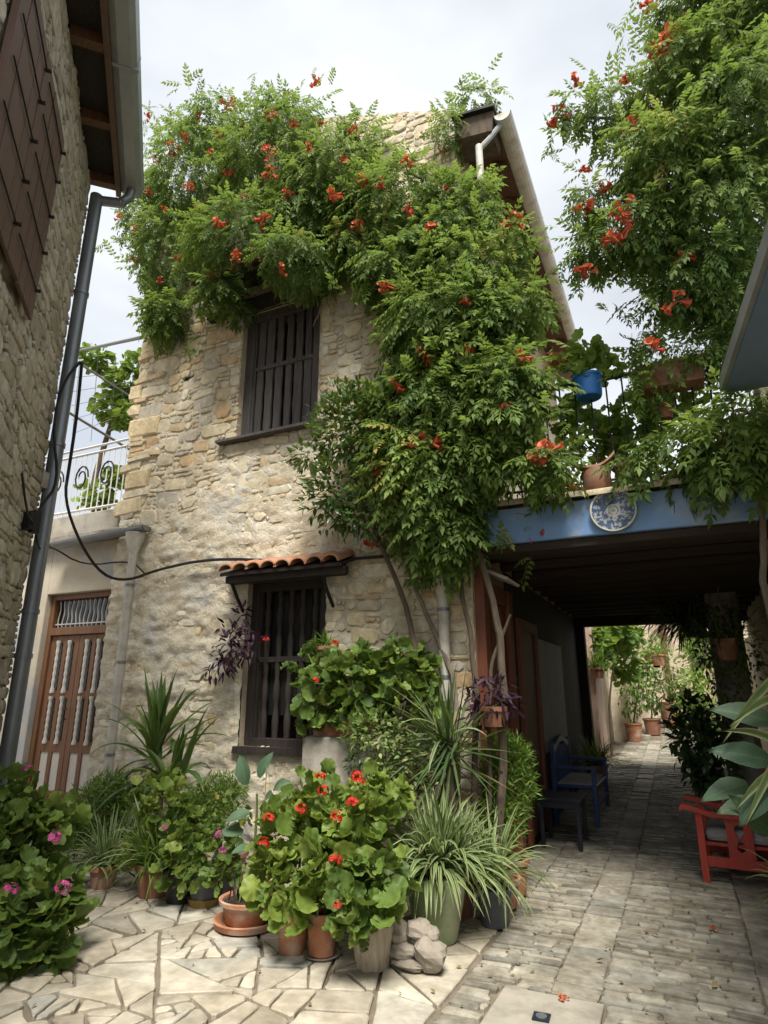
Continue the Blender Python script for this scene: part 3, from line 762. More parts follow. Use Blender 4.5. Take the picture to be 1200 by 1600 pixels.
# windows
def baluster(r, h, rr):
    p = []
    n = 15
    for i in range(n):
        t = i/(n-1)
        w = .55+.45*abs(math.sin(t*math.pi*2.5)) if .12 < t < .88 else .85
        p.append((r*w, t*h))
    return p
def barred_window(hole, yo, wood, name, rows, ncol, sill_dz=.0, shapes='turned', frame=.085):
    a, c, d, e = hole; y = YF+yo
    w = MB().bx(a, a+frame, y, y+.09, d, e).bx(c-frame, c, y, y+.09, d, e).bx(a+frame, c-frame, y+.002, y+.088, e-frame, e).bx(a+frame, c-frame, y+.002, y+.088, d, d+frame*.8).build(name, wood, house, bevel=.006)
    m = .028
    for q in (a+frame, c-frame-m): MB().bx(q, q+m, y+.02, y+.07, d+frame*.8, e-frame).build('inner_frame', wood, w)
    z0, z1 = d+frame*.8, e-frame
    cuts = [z0]+[z0+(z1-z0)*t for t in rows]+[z1]
    for zc in cuts[1:-1]: MB().bx(a+frame+m, c-frame-m, y+.015, y+.075, zc-.028, zc+.028).build('rail', wood, w, bevel=.004)
    W_ = c-a-2*frame-2*m
    for s in range(len(cuts)-1):
        lo = cuts[s]+(.028 if s else 0); hi = cuts[s+1]-(.028 if s < len(cuts)-2 else 0)
        for k in range(ncol):
            x = a+frame+m+W_*(k+.5)/ncol+random.uniform(-.006, .006)
            if shapes == 'turned':
                MB().lathe((x, y+.045, lo), baluster(.037, hi-lo, random), 10).build('baluster', wood, w, smooth=True)
            else:                    # weathered flat bars with a wavy edge
                hw = W_/ncol*random.uniform(.33, .46); V = []; n = 9
                ph = random.uniform(0, 6)
                for i in range(n):
                    t = i/(n-1); g = 1-.16*abs(math.sin(t*7+ph)); z = lo+(hi-lo)*t
                    V += [(x-hw*g, y+.03, z), (x+hw*g, y+.03, z), (x+hw*g, y+.06, z), (x-hw*g, y+.06, z)]
                F = [(i*4+q, i*4+(q+1) % 4, i*4+4+(q+1) % 4, i*4+4+q) for i in range(n-1) for q in range(4)]
                MB().add(V, F).build('bar', wood, w)
    return w
w1 = barred_window(UW, .05, 'grey_wood', 'upper_window', (.56,), 6, shapes='flat', frame=.12)
w2 = barred_window(LW, .05, 'dark_wood', 'lower_window', (.52,), 5, shapes='turned', frame=.10)
MB().box(((UW[0]+UW[1])/2-.06, YF-.055, UW[2]-.022), (UW[1]-UW[0]+.34, .17, .04), None, .008).build('sill', 'grey_wood', w1)
MB().box(((LW[0]+LW[1])/2, YF-.03, LW[2]-.03), (LW[1]-LW[0]+.08, .12, .07), None, .006).build('sill', 'dark_wood', w2)
# lace curtain strips behind the lower bars
MB().bx(LW[0]+.1, LW[1]-.1, YF+.2, YF+.21, LW[2]+.3, LW[3]-.1).build('pane', 'dark_glass', w2)
# lintels and canopies
MB().box((-4.25, YF-.06, UW[3]+.06), (1.6, .16, .13), None, .01).build('lintel', 'dark_wood', house)
MB().box((-3.7, YF-.05, LW[3]+.06), (1.45, .14, .13), None, .01).build('lintel', 'dark_wood', house)
def tile_canopy(x0, x1, z, out, drop, n, name, boards):
    c = MB(); c.add([(x0, YF-.02, z+drop), (x1, YF-.02, z+drop), (x1, YF-out, z), (x0, YF-out, z), (x0, YF-.02, z+drop-.035), (x1, YF-.02, z+drop-.035), (x1, YF-out, z-.035), (x0, YF-out, z-.035)],
          [(0, 3, 2, 1), (4, 5, 6, 7), (3, 7, 6, 2), (0, 4, 7, 3), (1, 2, 6, 5)])
    can = c.build(name, boards, house)
    w = (x1-x0)/n
    for k in range(n):
        x = x0+(k+.5)*w; V = []; m = 9; j = random.uniform(-.015, .015)
        for (yy, zz, sc) in ((YF-out-.05, z-.005+j*.3, 1.06), (YF-.03, z+drop+.01, .9)):
            for rad in (.5*w*1.02*sc, .5*w*1.02*sc-.014):
                for i in range(m):
                    a = math.pi*i/(m-1); V.append((x+j+rad*math.cos(a), yy, zz+.01+rad*math.sin(a)*.78))
        F = []
        for i in range(m-1): F += [(i, i+1, 2*m+i+1, 2*m+i), (m+i+1, m+i, 3*m+i, 3*m+i+1), (i, m+i, m+i+1, i+1), (2*m+i, 2*m+i+1, 3*m+i+1, 3*m+i)]
        F += [(0, 2*m, 3*m, m), (m-1, 2*m-1, 4*m-1, 3*m-1)]
        MB().add(V, F).build('roof_tile', 'tile_clay', can, smooth=True)
    return can
tile_canopy(-4.33, -2.86, 2.80, .36, .12, 8, 'tiled_canopy', 'dark_wood')
tile_canopy(-4.95, -3.25, 6.42, .55, .24, 8, 'upper_canopy', 'dark_wood')
MB().bx(-4.3, -2.84, YF-.30, YF-.24, 2.70, 2.775).build('canopy_beam', 'dark_wood', house)
for x in (-4.24, -3.12): MB().tube([(x, YF-.03, 2.42), (x, YF-.16, 2.56), (x, YF-.27, 2.71)], .02, 6).build('bracket', 'iron', house)

# ------------------------------------------------------------------ left building (seen along its wall)
AZ = math.radians(55.6); CX, CY = -6.6*math.sin(AZ), 6.6*math.cos(AZ)
LA = math.radians(44.5); DD = Vector((-math.sin(LA), math.cos(LA), 0)); NN = Vector((DD.y, -DD.x, 0))
if NN.x < 0: NN = -NN
def lb(t, e, z): return Vector((CX, CY, 0))+DD*t+NN*e+Vector((0, 0, z))
left = thing('corner_building', (CX, CY, 0), 'tall roughly rendered stone building with wooden eaves along the left edge', 'house')
st_ = .04; nt_, nz_ = int(4./st_), int(7.2/st_)
V = []
for i in range(nt_+1):
    t = -4+i*st_
    for k in range(nz_+1):
        z = k*st_
        h = -.012+fb(t*.9, z*1.9, 4., 2.2, 3)*.02+abs(fb(t, z*2.2, 8., 5.5, 3))*.03+fb(t, z*1.5, 1., 13, 3)*.018
        V.append(tuple(lb(t, h, z)))
F = [(i*(nz_+1)+k, (i+1)*(nz_+1)+k, (i+1)*(nz_+1)+k+1, i*(nz_+1)+k+1) for i in range(nt_) for k in range(nz_)]
blc = np.array(wloc(left))
link('wall', to_mesh('wall', np.array(V)-blc, np.array(F), 'rough_render', True), left)
b = MB()
P = [lb(0, -.0, 0), lb(0, -4, 0), lb(-4, -4, 0), lb(-4, 0, 0)]; Q = [p+Vector((0, 0, 7.25)) for p in P]
b.add(P+Q, [(0, 1, 5, 4), (1, 2, 6, 5), (2, 3, 7, 6), (4, 5, 6, 7)]); b.build('end_wall', 'rough_render', left)
def lbox(t0, t1, e0, e1, z0, z1, name, mat, par, j=0.):
    R = Matrix((NN, DD, Vector((0, 0, 1)))).transposed()
    c = lb((t0+t1)/2, (e0+e1)/2, (z0+z1)/2)
    return MB().box(c, (e1-e0, t1-t0, z1-z0), R, j).build(name, mat, par)
rr = random.Random(77)
SH = (-3.12, -1.62, 4.40, 6.10)
lr = masonry(-3.98, -.02, .05, 7.1, .055, lambda t, z: not (SH[0]-.05 < t < SH[1]+.05 and SH[2]-.05 < z < SH[3]+.05), rr, .07)
ls = wall_stones(lr, lambda t, z, h: tuple(lb(t, h, z)), lambda t, z: .026, rr)
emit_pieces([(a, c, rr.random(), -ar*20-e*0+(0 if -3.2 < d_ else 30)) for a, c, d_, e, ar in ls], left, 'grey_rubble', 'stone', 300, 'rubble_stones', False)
# plank shutter with iron straps
sh = lbox(SH[0], SH[1], .035, .055, SH[2], SH[3], 'shutter', 'shutter_wood', left)
npl = 9
for k in range(npl):
    t0 = SH[0]+1.5*k/npl; lbox(t0+.006, t0+1.5/npl-.006, .055, .072+.010*random.random(), SH[2]-.02-.02*random.random(), SH[3]+.02, 'plank', 'shutter_wood', sh)
for z in (4.60, 4.95, 5.30, 5.65, 5.95):
    for (a, c) in ((-3.08, -2.44), (-2.34, -1.68)):
        m = MB(); m.tube([lb(a, .09, z), lb(c, .09, z)], .006, 6).tube([lb(c, .06, z), lb(c, .12, z)], .014, 6); m.build('strap', 'iron', sh)
# eaves
eav = lbox(-4, .03, -.1, .30, 7.24, 7.28, 'soffit', 'dark_wood', left)
for t in (-.02, -.85, -1.7, -2.55, -3.4): lbox(t-.09, t, .0, .30, 7.12, 7.235, 'rafter', 'brown_wood', left)
lbox(-4, .05, .285, .335, 7.10, 7.30, 'fascia', 'shutter_wood', left)
lbox(-4, .06, -.3, .42, 7.33, 7.40, 'roof', 'dark_wood', left)
gz = MB()
prof = [(.345, 7.33), (.345, 7.19), (.40, 7.165), (.50, 7.165), (.545, 7.20), (.545, 7.33), (.565, 7.34), (.565, 7.325), (.553, 7.19), (.505, 7.15), (.395, 7.15), (.337, 7.18), (.337, 7.33)]
P = [lb(-4, e, z) for e, z in prof]+[lb(.06, e, z) for e, z in prof]; n = len(prof)
gz.add(P, [(i, (i+1) % n, n+(i+1) % n, n+i) for i in range(n)]); gz.add([lb(.055, e, z) for e, z in prof[:6]], [(0, 1, 2, 3, 4, 5)])
gz.build('gutter', 'gutter_grey', left)
for t in (-1.6, -3.3): lbox(t-.015, t+.015, .336, .57, 7.145, 7.335, 'gutter_joint', 'gutter_grey', left)
dp = MB()
dp.tube([lb(-.05, .45, 7.17), lb(-.05, .43, 7.04), lb(-.05, .34, 6.93)], .052, 12)
dp.tube([lb(-.05, .40, 6.95), lb(-.02, .10, 6.93)], .055, 12)
dp.tube([lb(-.02, .10, 6.985), lb(-.02, .10, 0.0)], .068, 14)
dp.build('drainpipe', 'zinc', left, smooth=True)
for z in (5.7, 3.95, 2.3, 1.9): MB().tube([lb(-.02, .10, z-.02), lb(-.02, .10, z+.02)], .077, 14).build('pipe_clip', 'zinc', left, smooth=True)
MB().box(lb(-.02, .04, 3.55), (.16, .16, .16)).build('pipe_collar', 'concrete', left)
# cables and junction box on that corner
jb = tag(MB().box(lb(-.55, .09, 3.02), (.10, .10, .16)).box(lb(-.55, .12, 3.02), (.06, .06, .20)).build('junction_box', 'black_plastic'), 'small black junction box on the rough wall beside the drainpipe', 'junction box')
def cable(P, r, name, label, n=6):
    # soften the polyline
    P = [Vector(p) for p in P]
    for _ in range(2):
        Q = [P[0]]
        for a, c in zip(P[:-1], P[1:]): Q += [a*.75+c*.25, a*.25+c*.75]
        P = Q+[P[-1]]
    return tag(MB().tube(P, r, n).build(name, 'black_rubber'), label, 'cable')
cable([lb(-.10, .20, 4.85), lb(-.32, .12, 4.5), lb(-.40, .10, 4.0), lb(-.2, .2, 3.5), lb(-.42, .12, 3.2), lb(-.55, .12, 3.05)], .014, 'power_cable', 'thin black cable looping down the drainpipe to the junction box')
pA = lb(-.12, .2, 3.75)
yc = YF-.12
cable([lb(-.10, .22, 4.85), lb(-.05, .24, 4.3), lb(-.04, .24, 3.75), at(100, 780, Y=4.3), at(125, 850, Y=4.7), at(160, 900, Y=5.1), at(200, 908, Y=5.25), at(245, 890, Y=5.36), at(330, 872, Y=yc), at(450, 877, Y=yc), at(580, 872, Y=yc), at(660, 862, Y=yc), at(720, 850, Y=yc)], .017, 'power_cable', 'black cable sagging from the drainpipe across the stone facade above the tiled canopy')
cable([lb(-1.2, .10, 3.25), lb(-.8, .10, 3.02), lb(-.55, .12, 3.0), lb(-.3, .14, 2.8), at(75, 850, Y=4.6), at(130, 885, Y=5.4), at(205, 875, Y=5.42), at(225, 895, Y=5.44)], .010, 'power_cable', 'thin lower cable running from the junction box over the brown door')

# ------------------------------------------------------------------ low building with the brown double door, terrace above
YD = 5.58
low = thing('low_building', (-7.3, YD, 0), 'low plastered building with brown double door under a roof terrace', 'house')
DX0, DX1, DZ0, DZ1 = -7.62, -6.40, .30, 2.84
wv = []; b = MB()
b.bx(-9.6, DX0, YD, YD+.5, 0, 3.5).bx(DX1, XL+.02, YD, YD+.5, 0, 3.5).bx(DX0, DX1, YD, YD+.5, DZ1, 3.5).bx(DX0, DX1, YD+.0, YD+.5, 0, DZ0-.02).bx(DX0-.2, DX1+.2, YD+.45, YD+.6, 0, 3.4)
b.build('wall', 'smooth_plaster', low, bevel=.012)
MB().bx(-9.6, XL+.05, YD-.16, YD+.6, 3.502, 3.60).build('roof_slab', 'concrete', low, bevel=.01)
MB().bx(-9.6, XL-.02, YD-.02, YD+.3, 3.602, 3.92).build('parapet', 'concrete', low, bevel=.015)
MB().bx(DX0-.1, DX1+.1, YD-.25, YD+.1, 0, .28).build('door_step', 'concrete', low, bevel=.012)
gl, gr = at(86, 852, Y=YD-.22), at(229, 824, Y=YD-.22)
m = MB(); V = []; n = 9
for p in (gl, gr):
    for rad in (.075, .066):
        for k in range(n):
            a = math.pi+math.pi*k/(n-1); V.append((p.x, p.y+rad*math.cos(a), p.z+.02+rad*math.sin(a)))
F = []
for k in range(n-1): F += [(k, k+1, 2*n+k+1, 2*n+k), (n+k+1, n+k, 3*n+k, 3*n+k+1), (2*n+k, 2*n+k+1, 3*n+k+1, 3*n+k)]
m.add(V, F).add([V[2*n+k] for k in range(n)], [tuple(range(n))]); m.build('gutter', 'zinc', low)
fp = at(210, 850, Y=5.36)
pm = MB().lathe((fp.x, fp.y, 0.02), [(.05, 0), (.05, 3.18), (.055, 3.2), (.11, 3.36), (.115, 3.44), (.10, 3.44), (.05, 3.25)], 14); pm.build('downpipe', 'pvc_white', low, smooth=True)
for z in (.9, 1.9, 2.8): MB().lathe((fp.x, fp.y, z), [(.056, 0), (.056, .03)], 14).build('pipe_clip', 'zinc', low)
# the double door
dr = MB().bx(DX0, DX0+.08, YD+.08, YD+.2, DZ0, DZ1).bx(DX1-.08, DX1, YD+.08, YD+.2, DZ0, DZ1).bx(DX0+.08, DX1-.08, YD+.082, YD+.198, DZ1-.07, DZ1).bx(DX0+.08, DX1-.08, YD+.07, YD+.21, 2.30, 2.40).build('double_door', 'door_wood', low, bevel=.006)
MB().bx(DX0+.08, DX1-.08, YD+.16, YD+.17, 2.40, DZ1-.07).build('transom_pane', 'dark_glass', dr)
for k in range(13):
    x = DX0+.13+(DX1-DX0-.26)*k/12
    P = [(x+.012*math.sin(z*22+k), YD+.135, z) for z in np.linspace(2.41, DZ1-.08, 7)]
    MB().tube(P, .008, 5).build('transom_bar', 'white_iron', dr)
MB().bx(DX0+.08, DX1-.08, YD+.125, YD+.145, 2.44, 2.455).build('transom_bar', 'white_iron', dr)
xm = (DX0+DX1)/2
for a, c in ((DX0+.085, xm-.003), (xm+.003, DX1-.085)):
    w = c-a; y0, y1 = YD+.11, YD+.15; s_ = .085
    m = MB().bx(a, a+s_, y0, y1, DZ0, 2.295).bx(c-s_, c, y0, y1, DZ0, 2.295).bx((a+c)/2-.035, (a+c)/2+.035, y0, y1, DZ0, 2.295)
    for z0, z1 in ((DZ0, .42), (.86, .99), (1.50, 1.60), (2.20, 2.295)):
        m.bx(a+s_, (a+c)/2-.035, y0+.002, y1-.002, z0, z1).bx((a+c)/2+.035, c-s_, y0+.002, y1-.002, z0, z1)
    lf = m.build('door_leaf', 'door_wood', dr, bevel=.004)
    for (p, q_) in ((a+s_, (a+c)/2-.035), ((a+c)/2+.035, c-s_)):
        MB().bx(p, q_, y0+.015, y1-.012, .42, .86).build('panel', 'panel_paint', lf)
        for z0, z1 in ((.99, 1.50), (1.60, 2.20)):
            MB().bx(p, q_, y1-.01, y1-.004, z0, z1).build('pane', 'dark_glass', lf)
            xx = (p+q_)/2; h = z1-z0+.06; pr = []
            for i in range(25):
                t = i/24; r = .017*(1+.45*abs(math.sin(t*math.pi*7))) if .05 < t < .95 else .03
                pr.append((r, t*h))
            MB().lathe((xx, y0-.012, z0-.03), pr, 8).build('spindle', 'white_paint', lf, smooth=True)
MB().tube([(xm-.04, YD+.09, 1.25), (xm-.04, YD+.06, 1.27), (xm-.04, YD+.06, 1.36), (xm-.04, YD+.09, 1.38)], .008).build('handle', 'iron', dr)

# terrace railing, pergola, vine behind it, houses beyond
tr = thing('terrace_railing', (-7.3, YD+.1, 3.92), 'white metal railing of the roof terrace above the brown door', 'railing')
m = MB()
x0, x1 = -9.3, XL-.0
for z in (4.96, 4.86, 4.02): MB().tube([(x0, YD+.1, z), (x1, YD+.1, z)], .018, 6).build('rail', 'white_iron', tr)
for k in range(27):
    x = x0+(x1-x0)*(k+.5)/27; MB().tube([(x, YD+.1, 3.92), (x, YD+.1, 4.86)], .009, 5).build('bar', 'white_iron', tr)
for x in (-8.4, -7.9, -7.4, -6.9):
    P = [(x+.14*math.cos(a)*(1-a/16), YD+.09, 4.5+.20*math.sin(a)*(1-a/16)) for a in np.linspace(0, 9, 18)]
    MB().tube(P, .012, 5).build('scroll', 'iron', tr)
pg = thing('pergola_frame', (-8, 7.5, 3.9), 'thin steel pergola poles and wires over the roof terrace', 'pergola')
for (a, c, r) in (((120, 549, 7.4), (222, 527, 5.9), .028), ((115, 562, 6.6), (235, 640, 9.5), .022), ((100, 640, 6.4), (215, 710, 8.5), .025), ((232, 520, 9.), (238, 720, 9.), .025)):
    MB().tube([at(a[0], a[1], Y=a[2]), at(c[0], c[1], Y=c[2])], r, 6).build('pole', 'rail_steel', pg)
for k in range(5): MB().tube([at(112, 590+k*22, Y=6.8), at(225, 580+k*14, Y=9.2)], .005, 4).build('wire', 'rail_steel', pg)
for k in range(4): MB().tube([at(125+k*28, 560, Y=7), at(112+k*30, 690, Y=9)], .005, 4).build('wire', 'rail_steel', pg)
gv_ = thing('grape_vine', (-9.6, 9, 3.6), 'bright green grape vine on the terrace behind the railing', 'vine')
MB().tube([at(140, 795, Y=8.2), at(150, 740, Y=8.2), at(165, 690, Y=8.4), at(180, 640, Y=8.6), at(200, 600, Y=8.6)], [.07, .06, .055, .04, .02], 7).build('trunk', 'bark', gv_, smooth=True)
MB().tube([at(130, 775, Y=8.2), at(175, 735, Y=8.3), at(215, 760, Y=8.3)], [.05, .045, .02], 7).build('limb', 'bark', gv_, smooth=True)
GER = [t_round(12, 5, .16, .25, s) for s in range(3)]
gl_ = Leaves(GER)
for (u, v, Y, r, n) in ((195, 600, 8.6, .45, 190), (180, 640, 8.6, .42, 190), (150, 560, 7.6, .28, 110), (200, 650, 8.4, .35, 130), (150, 775, 7.6, .3, 90), (215, 570, 8.6, .3, 80), (185, 745, 7.6, .18, 60)):
    c = np.array(at(u, v, Y=Y)); s = sph(n); P = c+s*r*(rng.random((n, 1))**.4)*np.array((1.1, 1, .8)); gl_.add(P, s+rng.normal(size=(n, 3))*.6+np.array((0, 0, -.3)), np.array((0, -.5, 1))+rng.normal(size=(n, 3))*.5, rng.uniform(.11, .2, n))
gl_.build(gv_, 'grape_leaf', pieces=120)
fh = thing('village_house', (-13.5, 15, 0), 'pale stone village house with low roof beyond the terrace', 'house')
MB().bx(-19, -12.2, 15, 20, 0, 6.05).build('wall', 'far_stone', fh)
MB().add([(-19.3, 14.7, 6.0), (-11.9, 14.7, 6.0), (-11.9, 20.3, 6.0), (-19.3, 20.3, 6.0), (-18.5, 17.5, 7.2), (-12.7, 17.5, 7.2)], [(0, 1, 5, 4), (1, 2, 5), (2, 3, 4, 5), (3, 0, 4), (3, 2, 1, 0)]).build('roof', 'tile_clay', fh)
for x in (-13.4, -15.2, -17): MB().bx(x-.4, x+.4, 14.96, 15.02, 3.9, 5.2).build('window', 'dark_wood', fh)

# ------------------------------------------------------------------ the covered passage and the balcony on it
BX1 = .85
bal = thing('covered_passage', (-.4, YF, 0), 'roofed passage with blue painted beam and dark timber ceiling', 'passage')
MB().bx(XR, BX1, YF-.10, YF+.16, 2.88, 3.21).build('blue_beam', 'blue_paint', bal, bevel=.012)
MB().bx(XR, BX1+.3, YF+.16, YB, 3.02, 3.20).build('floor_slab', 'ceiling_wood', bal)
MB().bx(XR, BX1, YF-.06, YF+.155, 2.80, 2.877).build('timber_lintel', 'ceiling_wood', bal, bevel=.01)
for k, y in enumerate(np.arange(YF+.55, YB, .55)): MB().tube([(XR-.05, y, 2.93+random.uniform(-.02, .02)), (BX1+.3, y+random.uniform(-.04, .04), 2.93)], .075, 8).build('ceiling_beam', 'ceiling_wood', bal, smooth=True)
MB().bx(XR, BX1+.3, YB-.16, YB, 2.72, 3.02).build('end_beam', 'ceiling_wood', bal)
x = XR-.02; rr = random.Random(3)
while x < BX1:
    w = rr.uniform(.22, .46); w = min(w, BX1-x+.02)
    V, F = slab_piece(soften([(x+.004, YF-.17-rr.uniform(0, .03)), (x+w-.004, YF-.17-rr.uniform(0, .03)), (x+w-.004, YF+.3), (x+.004, YF+.3)], .06), 3.215, 3.265+rr.uniform(-.006, .012))
    o = link('coping_stone', to_mesh('coping_stone', np.array(V)-np.array(wloc(bal)), F, 'rubble', True, np.full((len(V), 1), rr.choice((.2, .4, .7, .05)))), bal); x += w
# right-hand wall and pillar
XW = 1.12
rw = thing('passage_wall', (XW, 9, 0), 'dark rubble wall along the right side of the passage', 'wall')
MB().bx(XW, XW+.5, 6.3, YB+.2, 0, 3.0).build('wall_face', 'far_stone', rw)
MB().bx(BX1-.02, XW+.9, YF-.05, 6.3, 0, 2.875).build('corner_pier', 'far_stone', rw)
pl = thing('stone_pillar', (.64, 9.9, G(9.9)), 'rough whitish stone pillar behind the hanging pot', 'pillar')
V = []; n = 12
for k in range(16):
    z = G(9.9)+k*.19
    for i in range(n):
        a = 2*math.pi*i/n; r = .21*(1+.12*fb(math.cos(a)*2, math.sin(a)*2, z*3, 1, 3)); s4 = 1/max(abs(math.cos(a)), abs(math.sin(a)))**.6
        V.append((.64+r*s4*math.cos(a), 9.9+r*s4*math.sin(a), z))
F = [(k*n+i, k*n+(i+1) % n, (k+1)*n+(i+1) % n, (k+1)*n+i) for k in range(15) for i in range(n)]
MB().add(V, F).build('shaft', 'concrete', pl, smooth=True)
# left wall of the passage: doors, board, post (all belong to the house)
XS = XR
def side_at(u, v): return at(u, v, X=XS)
ya, yb = side_at(752, 1000).y, side_at(800, 1000).y
pd = MB().bx(XS-.05, XS+.09, YF+.04, YF+.20, .05, 2.72).bx(XS-.05, XS+.07, YF+.20, YF+1.0, 2.45, 2.62).bx(XS-.05, XS+.09, YF+1.0, YF+1.14, .05, 2.62).build('passage_door', 'red_wood', house, bevel=.008)
for k in range(4): MB().bx(XS-.02, XS+.035+.008*(k % 2), YF+.205+k*.198, YF+.398+k*.198, .08, 2.44).build('plank', 'red_wood', pd)
p2 = MB().bx(XS-.05, XS+.06, 7.05, 7.17, .05, 2.4).bx(XS-.05, XS+.06, 7.95, 8.05, .05, 2.4).bx(XS-.05, XS+.058, 7.17, 7.95, 2.28, 2.4).build('inner_door', 'red_wood', house, bevel=.008)
for k in range(4): MB().bx(XS-.02, XS+.025, 7.172+k*.194, 7.362+k*.194, .08, 2.28).build('plank', 'brown_wood', p2)
MB().box((XS+.035, 8.95, 1.55), (.03, 1.7, 1.38)).build('notice_board', 'notice_grey', house, bevel=.004)
MB().bx(XS, XS+.16, 11.75, 11.95, G(11.8), 2.9).build('end_post', 'dark_wood', house, bevel=.01)
aw = side_at(805, 950)
MB().box((XS+.12, YF+.62, 2.70), (.26, .5, .03), Matrix.Rotation(.45, 3, 'Y')).build('door_hood', 'white_paint', house)
for k in range(14):
    y0_ = YF+1.16+k*.372
    MB().bx(XS-.02, XS+.012+.001*(k % 3), y0_, y0_+.370, .01, 2.86).build('darkening_board', 'ceiling_wood', house)  # dark boards added over the stone to make the passage wall darker
# the blue eave of the building on the right and its wall outside the picture
rb = thing('blue_eave', (.62, 4.9, 3.7), 'blue painted eave jutting in at the right edge', 'eave')
e0 = at(1134, 614, Z=3.80); e1 = at(1200, 424, Z=3.80); ex = (e1-e0); ex = ex.normalized(); ey = Vector((-ex.y, ex.x, 0))
if ey.x < 0: ey = -ey
P = [e0, e0+ex*4.5, e0+ex*4.5+ey*2.2, e0+ey*2.2]
MB().add(P+[p+Vector((0, 0, .07)) for p in P], [(0, 1, 2, 3), (7, 6, 5, 4), (0, 4, 5, 1), (1, 5, 6, 2), (2, 6, 7, 3), (3, 7, 4, 0)]).build('soffit', 'blue_roof', rb)
MB().add([p+Vector((0, 0, .02)) for p in (e0-ey*.035, e0+ex*4.5-ey*.035, e0+ex*4.5-ey*.002, e0-ey*.002)]+[p+Vector((0, 0, .12)) for p in (e0-ey*.035, e0+ex*4.5-ey*.035, e0+ex*4.5-ey*.002, e0-ey*.002)],
         [(0, 1, 2, 3), (7, 6, 5, 4), (0, 4, 5, 1), (1, 5, 6, 2), (2, 6, 7, 3), (3, 7, 4, 0)]).build('fascia', 'gutter_grey', rb)
sw = thing('right_building', (1.9, 3.5, 0), 'stone wall under the blue eave at the right edge', 'house')
MB().bx(1.45, 2.2, -.5, 5.35, 0, 3.795).build('wall', 'far_stone', sw)
MB().box((1.02, 5.62, 3.95), (.3, .3, 1.3)).build('pier', 'far_stone', sw)
# railing of the balcony
rl = thing('balcony_railing', (-.4, YF-.02, 3.27), 'black iron railing on the balcony above the blue beam', 'railing')
MB().tube([(XR+.02, YF-.02, 4.36), (BX1, YF-.02, 4.36)], .022, 8).build('rail', 'iron', rl)
MB().tube([(XR+.02, YF-.02, 3.38), (BX1, YF-.02, 3.38)], .012, 6).build('rail', 'iron', rl)
for k in range(18):
    x = XR+.1+k*.138; MB().tube([(x, YF-.02, 3.27), (x, YF-.02, 4.36)], .0085, 6).build('bar', 'iron', rl)
# the painted plate
pp = at(958, 797, Y=YF-.13)
pt = thing('wall_plate', (pp.x, YF-.11, pp.z), 'round blue and white patterned plate hung on the blue beam', 'plate')
RX = Matrix.Rotation(math.pi/2, 3, 'X')
pm = MB().lathe((0, 0, 0), [(.09, .0), (.17, .02), (.188, .03), (.190, .036), (.182, .036), (.13, .014), (.08, .010), (.001, .010)], 40, RX)
me = to_mesh('dish', np.array([tuple(v) for v in pm.V]), pm.F, 'plate_glaze', True); o = link('dish', me, pt)

# ------------------------------------------------------------------ the lane beyond the passage
def alley_wall(x0, x1, y0, y1, h, mat, name, label):
    return tag(MB().bx(x0, x1, y0, y1, G(y0)-.1, h).build(name, mat, bevel=.03), label, 'wall')
alley_wall(-2.2, -1.50, 12.9, 14.1, 3.6, 'pink_plaster', 'lane_pillar', 'pinkish plastered pier left of the lane just beyond the passage')
alley_wall(-2.6, -1.62, 14.1, 16.6, 4.2, 'far_stone', 'lane_wall', 'sunlit rubble wall between the pink pier and the potted tree')
alley_wall(-2.6, -1.25, 16.9, 24.5, 4.6, 'far_stone', 'lane_wall', 'rubble wall farthest back on the left of the lane')
alley_wall(1.25, 2.2, 12.4, 24.5, 2.6, 'far_stone', 'lane_wall', 'low wall on the right of the lane behind the greenery')
fe = thing('end_house', (.2, 25, .7), 'pale stone house closing the far end of the lane', 'house')
MB().bx(-4, 4.5, 24.6, 28, .5, 7).build('wall', 'far_stone', fe)
pq = at(1037, 1000, Y=24.5); MB().tube([(pq.x, 24.52, .8), (pq.x, 24.52, 6.5)], .09, 8).build('downpipe', 'brown_wood', fe)
MB().bx(.4, 1.2, 24.57, 24.63, 2.4, 3.6).build('window', 'dark_wood', fe)

# ------------------------------------------------------------------ furniture in the passage
def rot_z(a): return Matrix.Rotation(a, 3, 'Z')
class Loc(MB):
    """an MB whose shapes are given in the frame of a thing turned by a about its foot"""
    def __init__(s, o, a): super().__init__(); s.o = Vector(o); s.R = rot_z(a)
    def done(s, name, mat, parent, **k):
        s.V = [tuple(s.R @ Vector(p)+s.o) for p in s.V]; return s.build(name, mat, parent, **k)
